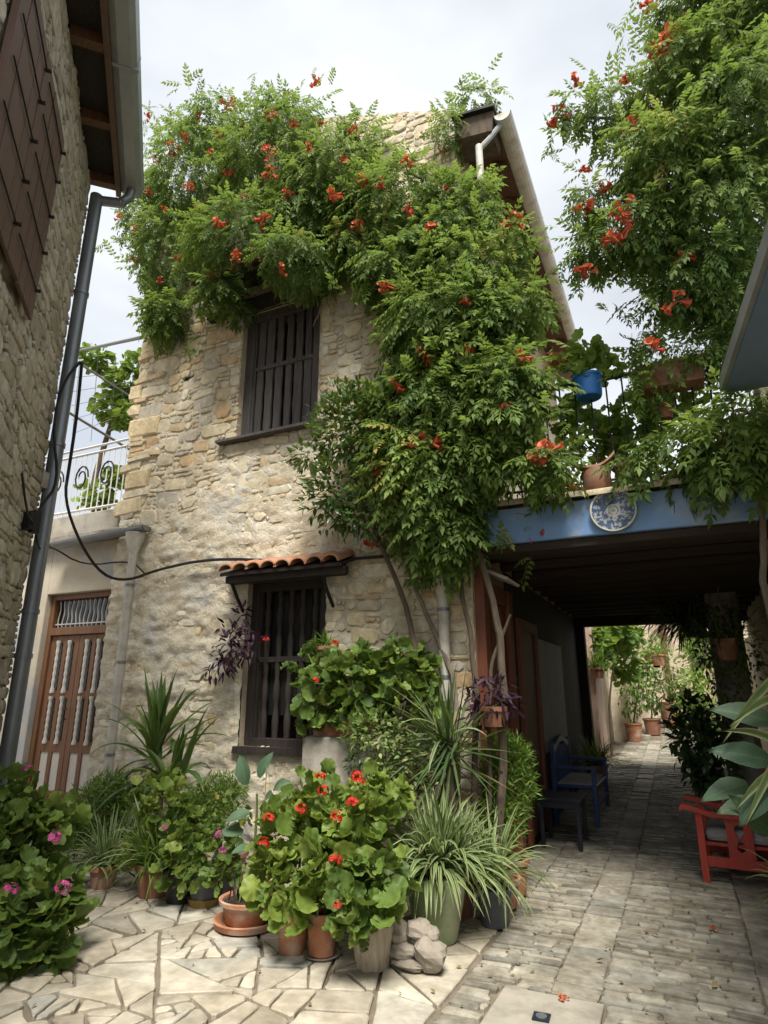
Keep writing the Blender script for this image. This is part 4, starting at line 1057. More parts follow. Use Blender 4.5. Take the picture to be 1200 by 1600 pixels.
# red wooden armchair, its side towards us, back to the right wall
co = Vector((0.0, 6.60, G(6.6)))
ch = thing('armchair', co, 'red painted wooden armchair with grey cushion beside the lane', 'chair')
ca = math.radians(-4)
def C_(): return Loc(co, ca)
for y, nm in ((0, 'near'), (.56, 'far')):
    C_().bx(-.03, .03, y-.025, y+.025, 0, .56).done('front_leg', 'red_chair', ch, bevel=.006)
    C_().bx(.56, .62, y-.025, y+.025, 0, .95).done('back_leg', 'red_chair', ch, bevel=.006)
    m = C_(); V = []
    for (x, z) in ((-.15, .595), (-.13, .625), (-.05, .615), (.1, .575), (.35, .575), (.6, .60)):
        V += [(x, y-.05, z), (x, y+.05, z), (x, y+.05, z-.042), (x, y-.05, z-.042)]
    F = [(i*4+q, i*4+(q+1) % 4, i*4+4+(q+1) % 4, i*4+4+q) for i in range(5) for q in range(4)]+[(3, 2, 1, 0), (20, 21, 22, 23)]
    m.add(V, F).done('armrest', 'red_chair', ch, bevel=.004)
    C_().bx(.03, .56, y-.018, y+.018, .14, .22).done('side_rail', 'red_chair', ch, bevel=.004)
    # centre splat with cut-outs: pieces left and right of a row of holes
    m = C_(); zs = [.22, .27, .29, .32, .36, .40, .42, .47, .49, .55]; ho = [0, 0, .03, .03, .012, .012, .035, .035, 0, 0]
    for sgn in (-1, 1):
        V = []
        for z, h in zip(zs, ho):
            a, c = (.30+sgn*h, .30+sgn*.10)
            V += [(a, y-.011, z), (c, y-.011, z), (c, y+.011, z), (a, y+.011, z)]
        F = [(i*4+q, i*4+(q+1) % 4, i*4+4+(q+1) % 4, i*4+4+q) for i in range(len(zs)-1) for q in range(4)]
        m.add(V, F)
    m.done('side_splat', 'red_chair', ch)
C_().bx(-.025, .025, .027, .533, .26, .34).done('front_rail', 'red_chair', ch, bevel=.004)
C_().bx(.565, .61, .027, .533, .85, .95).done('back_rail', 'red_chair', ch, bevel=.004)
C_().bx(.565, .60, .027, .533, .40, .47).done('back_rail', 'red_chair', ch, bevel=.004)
for k in range(4): C_().bx(.575, .597, .10+k*.11, .15+k*.11, .47, .85).done('back_slat', 'red_chair', ch)
C_().bx(.03, .56, .03, .53, .30, .325).done('seat', 'red_chair', ch)
C_().box((.29, .28, .385), (.52, .49, .11)).done('cushion', 'grey_cloth', ch, bevel=.04)
C_().box((.50, .28, .60), (.12, .46, .36)).done('back_cushion', 'grey_cloth', ch, bevel=.05)

# blue bench against the left wall
bo = Vector((-1.58, 8.25, G(8.4))); ba = math.radians(0)
bn = thing('bench', bo, 'blue painted wooden bench with woven seat in the dark passage', 'bench')
def B_(): return Loc(bo, ba)
for x in (.03, .50):
    for y in (.0, 1.15): B_().bx(x-.025, x+.025, y-.025, y+.025, 0, .62 if x > .3 else .92).done('leg', 'blue_chair', bn, bevel=.006)
for y in (.0, 1.15): B_().bx(.0, .54, y-.03, y+.03, .62, .655).done('armrest', 'blue_chair', bn, bevel=.006)
B_().bx(.02, .52, .03, 1.12, .40, .44).done('seat', 'blue_chair', bn, bevel=.01)
B_().bx(.06, .47, .06, 1.09, .441, .455).done('woven_seat', 'notice_grey', bn)
m = B_(); V = []
for k in range(9):
    y = .0+1.15*k/8; z = .80+.10*math.sin(math.pi*k/8)**2
    V += [(.01, y, z), (.05, y, z), (.05, y, z+.075), (.01, y, z+.075)]
m.add(V, [(i*4+q, i*4+(q+1) % 4, i*4+4+(q+1) % 4, i*4+4+q) for i in range(8) for q in range(4)]).done('top_rail', 'blue_chair', bn)
for k in range(8): B_().bx(.02, .04, .1+k*.13, .13+k*.13, .44, .86).done('back_slat', 'blue_chair', bn)
for z in (.2,): B_().bx(.48, .52, .03, 1.12, z, z+.04).done('stretcher', 'blue_chair', bn)
# low dark table in front of it
to = Vector((-1.56, 7.22, 0))
tb = thing('low_table', to, 'low dark table beside the blue bench in the passage', 'table')
MB().bx(to.x, to.x+.46, to.y, to.y+.5, .47, .505).build('table_top', 'navy_metal', tb, bevel=.006)
for x in (.04, .42):
    for y in (.04, .46): MB().bx(to.x+x-.02, to.x+x+.02, to.y+y-.02, to.y+y+.02, 0, .47).build('leg', 'navy_metal', tb, bevel=.004)
MB().bx(to.x+.06, to.x+.40, to.y+.035, to.y+.05, .40, .47).build('apron', 'navy_metal', tb)

# ------------------------------------------------------------------ trumpet vines
PIN = [t_pinnate(5, .29, .44, .24, 62, s) for s in range(3)]+[t_pinnate(4, .32, .44, .2, 60, 9)]
def blob_leaves(LV, c, r, n, size, out=.75, down=.5, shell=.62, face=None):
    """leaves through an ellipsoid, mostly near its surface, hanging outwards like shingles"""
    s = sph(int(n*1.5)); s = s[:n] if face is None else s[(s @ np.array(face)) > -.45][:n]
    n = len(s); rad = shell+(1.06-shell)*rng.random((n, 1))**.6
    lump = np.array([1+.36*noise.noise(Vector(q*2.4+np.array(c)*3)) for q in s])[:, None]
    P = np.array(c)+s*np.array(r)*rad*lump
    D = s*out+rng.normal(size=(n, 3))*.45+np.array((0, 0, -down))
    N = s*.6+np.array((0, -.15, 1.))+rng.normal(size=(n, 3))*.35
    age = np.array([noise.noise(Vector(q*1.7)) for q in P])
    LV.add(P, D, N, rng.uniform(size[0], size[1], n), np.clip(.08+.72*rng.random(n)+.55*age+.12*(rng.random(n) > .96), 0, .999))
def pxr(c, ru, rv, ry):              # photo radii -> metres at that distance
    d = (Vector(c)-Vector(CAMP)); fw = -d.x*math.sin(YAW)+d.y*math.cos(YAW); zc = fw*math.cos(TILT)+d.z*math.sin(TILT)
    return np.array((ru*zc/960, ry, rv*zc/960))
def trumpet_mesh(seed):
    r = random.Random(seed); parts = []; col = []
    for q in range(r.choice((9, 11, 14))):
        a = r.uniform(0, 6.28); e = r.uniform(-.6, 1.2); d = Vector((math.cos(a)*math.cos(e), math.sin(a)*math.cos(e), math.sin(e)))
        up = Vector((0, 0, 1)) if abs(d.z) < .8 else Vector((1, 0, 0)); x = d.cross(up).normalized(); y = x.cross(d)
        l = r.uniform(.035, .075); V = []; n = 7; o = d*.012+Vector((r.gauss(0, .018), r.gauss(0, .018), r.gauss(0, .014)))
        prof = [(.004, 0), (.007, l*.35), (.011, l*.8), (.014, l), (.028, l*1.10)]
        for k, (rad, t) in enumerate(prof):
            for i in range(n):
                w = 2*math.pi*i/n; rr_ = rad*(1+(.22*math.cos(5*w) if k == 4 else 0)); V.append(o+d*t+(x*math.cos(w)+y*math.sin(w))*rr_)
        F = [(k*n+i, k*n+(i+1) % n, (k+1)*n+(i+1) % n) for k in range(4) for i in range(n)]+[(k*n+i, (k+1)*n+(i+1) % n, (k+1)*n+i) for k in range(4) for i in range(n)]
        parts.append((np.array([tuple(v) for v in V]), np.array(F), np.zeros((len(V), 2)))); col.append(np.full(len(V), r.random()))
    V, F, C = join_t(parts); return to_mesh('flower', V, F, 'trumpet_petal', True, np.column_stack([np.concatenate(col), C]))
TRUMP = [trumpet_mesh(s) for s in range(5)]
def flowers_at(parent, spots, size, meshes, name='flower_cluster'):
    b = wloc(parent)
    for (p, s) in spots:
        o = bpy.data.objects.new(name, random.choice(meshes)); COL.objects.link(o); o.parent = parent
        o.location = Vector(p)-b; o.scale = (size*s,)*3; o.rotation_euler = (random.uniform(-.5, .5), random.uniform(-.5, .5), random.uniform(0, 6.28))
vine = thing('trumpet_vine', (-2.0, 5.3, 0), 'huge orange flowered trumpet vine climbing over the stone house front', 'vine')
VL = Leaves(PIN)
VB = [(345, 452, 5.0, 40, 26, .25, 60), (805, 375, 5.25, 24, 46, .2, 44), (822, 470, 5.2, 24, 50, .2, 44), (300, 262, 5.15, 92, 92, .45, 380), (425, 243, 5.1, 100, 82, .5, 420), (262, 385, 5.25, 62, 85, .4, 260), (372, 372, 5.0, 105, 66, .5, 370),
      (515, 285, 5.15, 92, 84, .45, 380), (470, 408, 4.95, 62, 40, .45, 170), (610, 320, 5.15, 92, 72, .42, 340), (262, 490, 5.3, 38, 46, .22, 90),
      (628, 420, 5.15, 80, 56, .4, 240), (722, 325, 5.3, 62, 60, .28, 210), (722, 430, 5.15, 74, 70, .36, 260), (690, 500, 5.1, 95, 66, .42, 290),
      (690, 630, 5.1, 118, 92, .36, 400), (785, 620, 5.05, 62, 78, .32, 260), (660, 745, 5.1, 84, 74, .34, 280), (738, 710, 5.1, 56, 60, .3, 190),
      (680, 815, 5.15, 66, 40, .28, 120), (700, 560, 5.15, 80, 50, .3, 200), (745, 510, 5.15, 66, 56, .3, 190), (690, 370, 5.2, 84, 56, .3, 220), (560, 330, 5.2, 70, 56, .3, 190), (695, 785, 5.2, 44, 50, .25, 110), (690, 850, 5.25, 50, 36, .2, 90), (640, 700, 5.1, 70, 60, .35, 180), (480, 330, 5.1, 80, 60, .35, 200), (560, 385, 5.2, 40, 50, .3, 90), (745, 158, 5.55, 28, 16, .2, 26), (700, 205, 5.4, 30, 24, .15, 34), (840, 720, 5.0, 34, 30, .2, 40), (570, 215, 5.3, 40, 30, .3, 60), (225, 330, 5.25, 35, 70, .3, 110), (445, 178, 5.2, 50, 28, .35, 100), (340, 190, 5.2, 70, 36, .35, 130)]
for (u, v, Y, ru, rv, ry, n) in VB:
    c = at(u, v, Y=Y); r = pxr(c, max(ru-12, ru*.7), max(rv-12, rv*.7), ry)
    sz = (.14, .25) if v < 450 else (.18, .32)
    blob_leaves(VL, c, r, int(n*2.5), sz, down=.75, shell=.55)
# loose sprigs round the outline
for (u, v, Y, n) in ((238, 180, 5.2, 7), (300, 150, 5.2, 7), (205, 230, 5.2, 6), (190, 390, 5.2, 6), (215, 430, 5.3, 5), (495, 140, 5.1, 7), (770, 135, 5.6, 8), (730, 165, 5.55, 8), (560, 440, 5.1, 8), (600, 490, 5.2, 7), (640, 545, 5.2, 7), (330, 455, 5.1, 7), (290, 540, 5.35, 6), (830, 790, 5.3, 7), (800, 860, 5.3, 6), (860, 560, 5.0, 6), (865, 650, 5.0, 6), (230, 300, 5.2, 6), (400, 135, 5.2, 7), (820, 370, 5.2, 6)):
    c = np.array(at(u, v, Y=Y)); P = c+rng.normal(size=(n, 3))*.10; VL.add(P, rng.normal(size=(n, 3))+np.array((0, -.3, -.2)), np.array((0, -.3, 1))+rng.normal(size=(n, 3))*.4, rng.uniform(.16, .30, n))
VL.build(vine, 'vine_leaf', pieces=300)
def stem(par, pts, r0, r1, mat='bark', name='stem'):
    P = [Vector(p) for p in pts]
    for _ in range(2):
        Q = [P[0]]
        for a, c in zip(P[:-1], P[1:]): Q += [a*.75+c*.25, a*.25+c*.75]
        P = Q+[P[-1]]
    P = [p+Vector((fb(p.x, p.y, p.z, 3)*.02, fb(p.y, p.z, p.x, 3)*.02, 0)) for p in P]
    n = len(P); MB().tube(P, [r0+(r1-r0)*i/(n-1) for i in range(n)], 7).build(name, mat, par, smooth=True)
Z0 = .02
stem(vine, [(-1.80, 5.2, Z0), at(715, 1080, Y=5.3), at(690, 1010, Y=5.36), at(655, 930, Y=5.38), at(630, 870, Y=5.36), at(600, 800, Y=5.3)], .03, .014, 'pale_bark')
stem(vine, [(-1.5, 5.25, Z0), at(790, 1080, Y=5.25), at(782, 1000, Y=5.3), at(770, 930, Y=5.3), at(745, 850, Y=5.25), at(720, 760, Y=5.2), at(700, 640, Y=5.25), at(690, 520, Y=5.35)], .038, .02)
stem(vine, [(-1.72, 5.3, Z0), at(748, 1090, Y=5.3), at(735, 990, Y=5.32), at(715, 900, Y=5.3), at(735, 820, Y=5.2), at(760, 700, Y=5.2)], .03, .015)
stem(vine, [at(800, 960, Y=5.35), at(775, 1010, Y=5.32), at(765, 1070, Y=5.3), (-1.55, 5.3, Z0)], .012, .02)
stem(vine, [at(690, 640, Y=5.3), at(600, 480, Y=5.35), at(520, 380, Y=5.3), at(420, 300, Y=5.25), at(300, 280, Y=5.3)], .035, .015)
stem(vine, [at(505, 470, Y=5.3), at(498, 490, Y=5.3), at(490, 510, Y=5.34)], .010, .006, 'pale_bark', 'twig')
fl = []
def on_vine(u, v):                   # depth of the outermost leaf mass in front of the house at that place
    best = 5.45
    d = Vector(ray(u, v))
    for (bu, bv, Y, ru, rv, ry, n) in VB:
        q = ((u-bu)/ru)**2+((v-bv)/rv)**2
        if q < 1: best = min(best, Y-ry*math.sqrt(1-q)-.06)
        elif q < 1.5: best = min(best, Y-.05)
    return at(u, v, Y=best)
for (u, v, s) in ((230, 180, .8), (268, 232, 1), (345, 216, 1), (360, 163, 1), (425, 185, .9), (420, 235, .9), (420, 268, .9), (357, 275, .9), (296, 293, .7), (340, 355, 1.1), (408, 347, 1.1), (230, 300, .7), (190, 340, 1), (215, 363, .9), (207, 407, .8), (520, 312, 1.2), (493, 130, 1), (446, 148, .9), (635, 260, 1), (567, 285, .8), (560, 355, .8), (675, 360, 1), (800, 342, 1.2), (752, 218, 1), (602, 443, 1), (330, 431, .7), (438, 425, .9), (665, 568, 1.5), (735, 555, 1), (812, 565, 1.1), (866, 563, 1.1), (620, 610, 1), (575, 643, .9), (672, 692, 1.4), (586, 738, 1.2), (850, 712, 1.4), (887, 752, 1), (560, 805, .9), (582, 856, 1.3), (842, 833, .9), (553, 205, .8), (385, 200, .7), (330, 240, .6), (290, 215, .7), (460, 195, .7), (500, 195, .6), (380, 310, .7), (310, 330, .7), (255, 330, .7), (450, 300, .7), (540, 250, .7), (595, 290, .7), (280, 400, .7), (370, 400, .7), (470, 370, .7), (640, 330, .7), (250, 440, .6), (700, 300, .7), (480, 230, .7), (690, 240, .7), (245, 250, .6), (310, 180, .6), (730, 470, .7), (640, 700, .5), (790, 640, .6)):
    fl.append((on_vine(u, v), s))
flowers_at(vine, fl, 1.08, TRUMP)

# the bushy laurel in front of the wall between the windows
bay = thing('bay_laurel', (-2.75, 5.1, 0), 'dense dark green laurel with small glossy leaves left of the trumpet vine', 'tree')
LEAF1 = [t_leaflet(1, .36, .15, .1), t_leaflet(1, .42, .05, .14)]
BL = Leaves(LEAF1)
for (u, v, Y, ru, rv, ry, n) in ((545, 665, 5.0, 62, 58, .32, 620), (525, 765, 5.0, 52, 62, .3, 560), (590, 640, 5.05, 60, 50, .3, 420), (480, 712, 5.0, 32, 22, .2, 120), (560, 800, 5.05, 45, 40, .25, 260), (545, 630, 5.0, 50, 30, .25, 200)):
    c = at(u, v, Y=Y); blob_leaves(BL, c, pxr(c, ru, rv, ry), n, (.07, .12), out=.9, down=-.1, shell=.35)
BL.build(bay, 'bay_leaf', pieces=150)
stem(bay, [(-2.55, 5.15, Z0), at(655, 1050, Y=5.2), at(640, 960, Y=5.25), at(600, 860, Y=5.2), at(555, 760, Y=5.1), at(545, 660, Y=5.05)], .035, .012, name='trunk')
stem(bay, [at(600, 860, Y=5.2), at(530, 790, Y=5.1), at(500, 720, Y=5.05)], .015, .006, name='limb')

# the great trumpet vine on the right
rv_ = thing('trumpet_vine', (1.35, 5.75, 3.27), 'tall trumpet vine mass hanging over the balcony at the upper right', 'vine')
RL = Leaves(PIN)
RB = [(1130, 30, 5.1, 105, 85, .6, 420), (1075, 125, 4.95, 80, 78, .5, 330), (1150, 190, 5.0, 110, 110, .6, 480), (1050, 265, 4.9, 82, 70, .5, 320), (1130, 330, 5.1, 100, 95, .55, 400), (1005, 360, 4.95, 66, 48, .4, 190), (950, 170, 4.9, 52, 26, .25, 70), (900, 165, 4.9, 28, 16, .15, 22), (925, 320, 4.95, 30, 34, .2, 50), (930, 385, 5.0, 40, 28, .2, 60), (1085, 435, 5.15, 70, 50, .4, 170), (1150, 460, 5.3, 56, 66, .35, 160), (1045, 465, 5.2, 40, 28, .25, 50), (1000, 525, 5.3, 26, 14, .2, 14), (1195, 60, 5.3, 60, 190, .5, 380), (1080, 550, 5.4, 50, 16, .25, 34), (1150, 545, 5.4, 40, 36, .25, 60), (1000, 225, 4.9, 40, 40, .3, 70), (1060, 40, 5.0, 50, 45, .35, 110)]
for (u, v, Y, ru, rvv, ry, n) in RB:
    c = at(u, v, Y=Y); blob_leaves(RL, c, pxr(c, max(ru-24, ru*.66), max(rvv-22, rvv*.7), ry), int(n*2.0), (.14, .25), down=.7)
for (u, v, Y, n) in ((870, 178, 4.9, 7), (895, 210, 4.9, 6), (920, 135, 4.9, 6), (1000, 15, 5, 6), (905, 300, 4.95, 6), (890, 370, 5, 7), (905, 425, 5, 7), (960, 470, 5.1, 7), (985, 540, 5.2, 7), (950, 230, 4.9, 7), (975, 120, 4.9, 6), (925, 240, 4.9, 5), (985, 60, 4.9, 6)):
    c = np.array(at(u, v, Y=Y)); P = c+rng.normal(size=(n, 3))*.09; RL.add(P, rng.normal(size=(n, 3))+np.array((-.4, -.2, -.4)), np.array((0, -.3, 1))+rng.normal(size=(n, 3))*.4, rng.uniform(.15, .25, n))
RL.build(rv_, 'vine_leaf', pieces=300)
stem(rv_, [(1.3, 5.8, 3.27), at(1185, 520, Y=5.6), at(1165, 440, Y=5.5), at(1160, 330, Y=5.4), at(1140, 200, Y=5.3), at(1130, 60, Y=5.3)], .07, .03, name='trunk')
stem(rv_, [at(1165, 440, Y=5.5), at(1100, 380, Y=5.3), at(1020, 330, Y=5.1), at(930, 330, Y=5.)], .03, .008, name='limb')
stem(rv_, [at(1160, 330, Y=5.4), at(1080, 220, Y=5.2), at(960, 180, Y=5.), at(860, 185, Y=4.9)], .03, .006, name='limb')
stem(rv_, [at(1185, 520, Y=5.6), at(1120, 500, Y=5.5), at(1060, 470, Y=5.3)], .03, .01, name='limb')
fl = []
for (u, v, s) in ((868, 180, 1.2), (900, 132, 1), (975, 130, 1), (990, 200, 1), (1010, 185, 1.2), (1055, 48, 1.2), (1030, 85, 1.1), (1040, 70, 1), (1018, 8, 1.1), (912, 268, .8), (912, 320, 1), (945, 300, 1), (970, 330, 1.2), (975, 345, 1), (970, 375, 1.3), (955, 375, .9), (910, 430, 1.2), (1065, 400, .9), (1050, 470, 1.2), (1020, 545, 1.2)):
    best = 4.85
    for (bu, bv, Y, ru, rvv, ry, n) in RB:
        qq = ((u-bu)/ru)**2+((v-bv)/rvv)**2
        if qq < 1: best = min(best, Y-ry*math.sqrt(1-qq)-.05)
    fl.append((at(u, v, Y=best), s))
flowers_at(rv_, fl, 1.0, TRUMP)
# pendant creeper over the right end of the beam
cr = thing('creeper', (.5, 5.35, 3.27), 'dark creeper with long leaves hanging over the right end of the blue beam', 'vine')
CL = Leaves(PIN)
for (u, v, Y, ru, rvv, ry, n) in ((1150, 670, 5.2, 56, 44, .2, 110), (1070, 685, 5.25, 50, 26, .16, 50), (1120, 712, 5.2, 46, 26, .16, 46), (1180, 715, 5.2, 26, 36, .16, 40), (1170, 630, 5.2, 40, 26, .2, 40), (1000, 715, 5.3, 30, 22, .15, 22)):
    c = at(u, v, Y=Y); blob_leaves(CL, c, pxr(c, ru, rvv, ry), int(n*1.3), (.22, .36), down=.7)
CL.build(cr, 'vine_leaf', pieces=120)
stem(cr, [(.9, 5.4, 3.27), at(1185, 640, Y=5.3), at(1150, 650, Y=5.2), at(1080, 680, Y=5.25)], .02, .008)
stem(cr, [at(1195, 640, Y=5.35), at(1190, 780, Y=5.3), at(1196, 870, Y=5.35), at(1190, 930, Y=5.4), (.86, 5.38, 0.02)], .02, .028, 'pale_bark', 'hanging_stem')

# ------------------------------------------------------------------ pots and potted plants
def pot_prof(r0, r1, h, rim=.012, rimh=.035, t=.012):
    return [(r0, 0), (r1-(r1-r0)*rimh/h, h-rimh), (r1+rim, h-rimh), (r1+rim, h), (r1-t, h), (r1-t-.004, h-.04)]
def pot(par, p, r0, r1, h, mat, rim=.012, n=28, name='pot', rimh=.035, wob=0.):
    MB().lathe(p, pot_prof(r0, r1, h, rim, rimh), n, wob=wob).build(name, mat, par, smooth=True)
    MB().lathe((p[0], p[1], p[2]+h-.05), [(r1-.02, 0), (r1-.02, .012), (.001, .018)], 16).build('soil', 'soil', par)
FLO = {}
def umbel(mat):
    if mat not in FLO:
        ms = []
        for s in range(2):
            r = random.Random(s); parts = []
            for q in range(22):
                d = Vector((r.gauss(0, 1), r.gauss(0, 1), abs(r.gauss(0, .9)))).normalized(); up = Vector((0, 0, 1)) if abs(d.z) < .9 else Vector((1, 0, 0)); x = d.cross(up).normalized(); y = x.cross(d)
                c = d*.034; V = [c]; F = []
                for i in range(10):
                    w = 6.283*i/10; rad = .017 if i % 2 else .009; V.append(c+(x*math.cos(w)+y*math.sin(w))*rad+d*.004)
                F = [(0, 1+i, 1+(i+1) % 10) for i in range(10)]
                parts.append((np.array([tuple(v) for v in V]), np.array(F), np.full((11, 2), 0.)))
            V, F, C = join_t(parts); ms.append(to_mesh('flower', V, F, mat, False, np.column_stack([np.repeat(np.random.default_rng(s).random(22), 11), C])))
        FLO[mat] = ms
    return FLO[mat]
GERT = [t_round(29, 7, .10, .2+.1*s, s) for s in range(4)]
def geranium(par, lobes, mat='geranium_leaf', size=(.06, .11), pieces=150, T=None, flowers=(), fmat='red_petal', fsize=1., down=.05, shell=.55):
    LV = Leaves(T or GERT)
    for (c, r, n) in lobes:
        s = sph(n*2); s = s[s[:, 2] > -.75][:n]; m = len(s); rad = shell+(1.05-shell)*rng.random((m, 1))**.6
        lump = np.array([1+.55*noise.noise(Vector(q*2.4+np.array(c)*4)) for q in s])[:, None]
        P = np.array(c)+s*np.array(r)*rad*lump; P[:, 2] = np.maximum(P[:, 2], G(c[1])+.02)
        LV.add(P, s*.8+rng.normal(size=(m, 3))*.5+np.array((0, 0, -down)), s*.55+np.array((0, -.2, .8))+rng.normal(size=(m, 3))*.5, size[0]*.7+(size[1]*1.12-size[0]*.7)*rng.random(m))
    LV.build(par, mat, pieces=pieces)
    flowers_at(par, [(p, fsize) for p in flowers], 1., umbel(fmat), 'flower')
    b = lobes[0][0]
    for k in range(5):
        c = random.choice(lobes); stem(par, [(wloc(par).x+random.uniform(-.05, .05), wloc(par).y+random.uniform(-.05, .05), wloc(par).z+.12), (np.array(c[0])*.6+np.array(wloc(par))*.4+rng.normal(size=3)*.03), np.array(c[0])+rng.normal(size=3)*.08], .012, .006, 'stem_green')
def gp(u, v, dz=0.): p = at(u, v, Z=0.); return Vector((p.x, p.y, dz))
def lob(u, v, Y, ru, rv, ry, n): c = at(u, v, Y=Y); return (np.array(c), pxr(c, ru, rv, ry), n)

# left foreground geranium bush with pink flowers
p = gp(30, 1500); gb = thing('geranium_bush', (p.x, p.y, 0), 'big leafy geranium bush with pink flowers in the left foreground', 'potted plant')
pot(gb, (p.x, p.y, 0), .17, .22, .3, 'black_plastic'); pot(gb, (p.x-.35, p.y-.25, 0), .14, .18, .26, 'terracotta')
geranium(gb, [lob(15, 1340, 3.1, 66, 84, .3, 220), lob(58, 1420, 3.05, 46, 58, .25, 160), lob(10, 1450, 2.95, 56, 64, .26, 160), lob(40, 1290, 3.2, 40, 46, .2, 100), lob(-50, 1380, 2.85, 80, 110, .3, 120), lob(15, 1235, 3.3, 26, 26, .14, 40), lob(90, 1470, 3.1, 22, 30, .12, 36)],
         'geranium_leaf', (.07, .14), 260, flowers=[at(15, 1392, Y=2.62), at(97, 1388, Y=2.78), at(85, 1310, Y=2.95), at(40, 1203, Y=3.2)], fmat='pink_petal', fsize=1.05)
# feathery asparagus fern by the door
NEED = [t_lite(1, .17, .1, .05)]
def feathery(par, lobes, mat='fern_leaf', size=(.05, .10), pieces=0):
    LV = Leaves(NEED)
    for (c, r, n) in lobes:
        n = int(n*1.9); s = sph(n); P = np.array(c)+s*np.array(r)*(rng.random((n, 1))**.45)*(1+.2*np.array([noise.noise(Vector(q*3+np.array(c))) for q in s])[:, None])
        P[:, 2] = np.maximum(P[:, 2], .02)
        LV.add(P, s*.7+rng.normal(size=(n, 3))*.6+np.array((0, 0, .2)), rng.normal(size=(n, 3))+np.array((0, 0, 1)), rng.uniform(size[0], size[1], n))
    LV.build(par, mat)
p = gp(140, 1370); fe1 = thing('asparagus_fern', (p.x, p.y+.35, 0), 'feathery bright green asparagus fern in front of the brown door', 'potted plant')
pot(fe1, (p.x, p.y+.35, 0), .14, .18, .26, 'terracotta_dark')
feathery(fe1, [lob(150, 1278, 4.75, 54, 50, .3, 1300), lob(115, 1300, 4.7, 34, 36, .2, 600), lob(190, 1250, 4.8, 36, 40, .2, 600), lob(165, 1232, 4.8, 26, 22, .15, 250)])
for k in range(9): stem(fe1, [(p.x, p.y+.35, .22), at(110+k*11, 1290, Y=4.7), at(95+k*14, 1225+random.randint(-12, 25), Y=4.7)], .006, .003, 'stem_green')
# yucca with long blades
yb_ = at(250, 1300, Y=4.9); yu = thing('yucca', (yb_.x, 4.9, 0), 'tall yucca with long green blades against the facade', 'potted plant')
pot(yu, (yb_.x, 4.9, 0), .15, .2, .3, 'terracotta_dark')
ytop = at(243, 1168, Y=4.9); ylow = at(272, 1215, Y=4.85)
stem(yu, [(yb_.x, 4.9, .25), at(250, 1235, Y=4.9), at(244, 1175, Y=4.9)], .035, .03, 'bark', 'trunk')
straps(yu, 'yucca_leaf', ytop, 34, .82, .062, (30, 84), 1.35, 9, spread=.035, pieces=34, stem=.16)
straps(yu, 'yucca_leaf', ylow, 26, .68, .056, (25, 80), 1.5, 9, name='leaf', spread=.03, pieces=26, stem=.14)
straps(yu, 'dracaena_leaf', ytop+Vector((0, 0, -.1)), 14, .62, .05, (-60, 5), 1.2, 7, name='leaf', spread=.02, pieces=14, stem=.25)
stem(yu, [(yb_.x+.04, 4.9, .25), at(272, 1260, Y=4.86), at(272, 1222, Y=4.85)], .028, .024, 'bark', 'trunk')
straps(yu, 'yucca_leaf', ytop, 9, .78, .06, (62, 88), .35, 6, name='leaf', spread=.02, pieces=10)
# spider plant low at the left
def spider(par, base, n, Lg, Wd, pieces=60, elev=(25, 80), droop=1.1, seg=7): straps(par, 'spider_leaf', base, n, Lg, Wd, elev, droop, seg, spread=.035, pieces=pieces)
p = gp(160, 1385); sp0 = thing('spider_plant', (p.x, p.y, 0), 'small striped spider plant in a terracotta pot left of the grasses', 'potted plant')
pot(sp0, (p.x, p.y, 0), .09, .12, .17, 'terracotta'); spider(sp0, (p.x, p.y, .16), 110, .44, .022, 60, (5, 80), 1.6)
p = gp(235, 1400); gs = thing('grass_tuft', (p.x, p.y, 0), 'thin leaved grassy plant trailing to the paving beside the black pot', 'potted plant')
pot(gs, (p.x, p.y+.05, 0), .13, .17, .24, 'terracotta_dark'); straps(gs, 'fern_leaf', (p.x, p.y+.05, .24), 280, .50, .011, (5, 80), 1.5, 7, spread=.08)
straps(gs, 'spider_leaf', (p.x, p.y+.02, .24), 26, .62, .022, (20, 70), 1.3, 7, name='leaf', spread=.05, pieces=22)
# plants with round leaves in front of the yucca
p = gp(280, 1408); bk = thing('potted_geranium', (p.x, p.y, 0), 'round leaved geranium in a black pot in front of the yucca', 'potted plant')
pot(bk, (p.x, p.y, 0), .10, .135, .24, 'black_plastic')
geranium(bk, [lob(265, 1275, 4.4, 42, 44, .2, 70), lob(245, 1245, 4.45, 40, 30, .18, 45), lob(282, 1345, 4.25, 34, 36, .15, 60), lob(225, 1330, 4.4, 30, 26, .15, 30)], 'geranium_light', (.07, .12), 90, flowers=[at(258, 1294, Y=4.15)], fmat='pink_petal', fsize=.6)
p = gp(318, 1412); gk = thing('potted_geranium', (p.x, p.y, 0), 'pink flowered geranium in a grey bucket with ochre base', 'potted plant')
pot(gk, (p.x, p.y, .045), .105, .125, .2, 'grey_pot', .004); MB().lathe((p.x, p.y, 0), [(.115, 0), (.125, .05), (.11, .05)], 24).build('saucer', 'ochre_pot', gk)
geranium(gk, [lob(325, 1330, 4.35, 46, 50, .2, 120), lob(345, 1290, 4.5, 36, 36, .2, 60), lob(300, 1362, 4.2, 32, 28, .12, 60), lob(345, 1368, 4.25, 26, 24, .12, 36)], 'geranium_leaf', (.05, .085), 110, flowers=[at(342, 1304, Y=4.12), at(348, 1330, Y=4.15)], fmat='pink_petal', fsize=.75)
q_ = gp(330, 1385); f2 = thing('asparagus_fern', (q_.x, q_.y+.2, 0), 'soft feathery fern between the yucca and the pink geranium', 'potted plant')
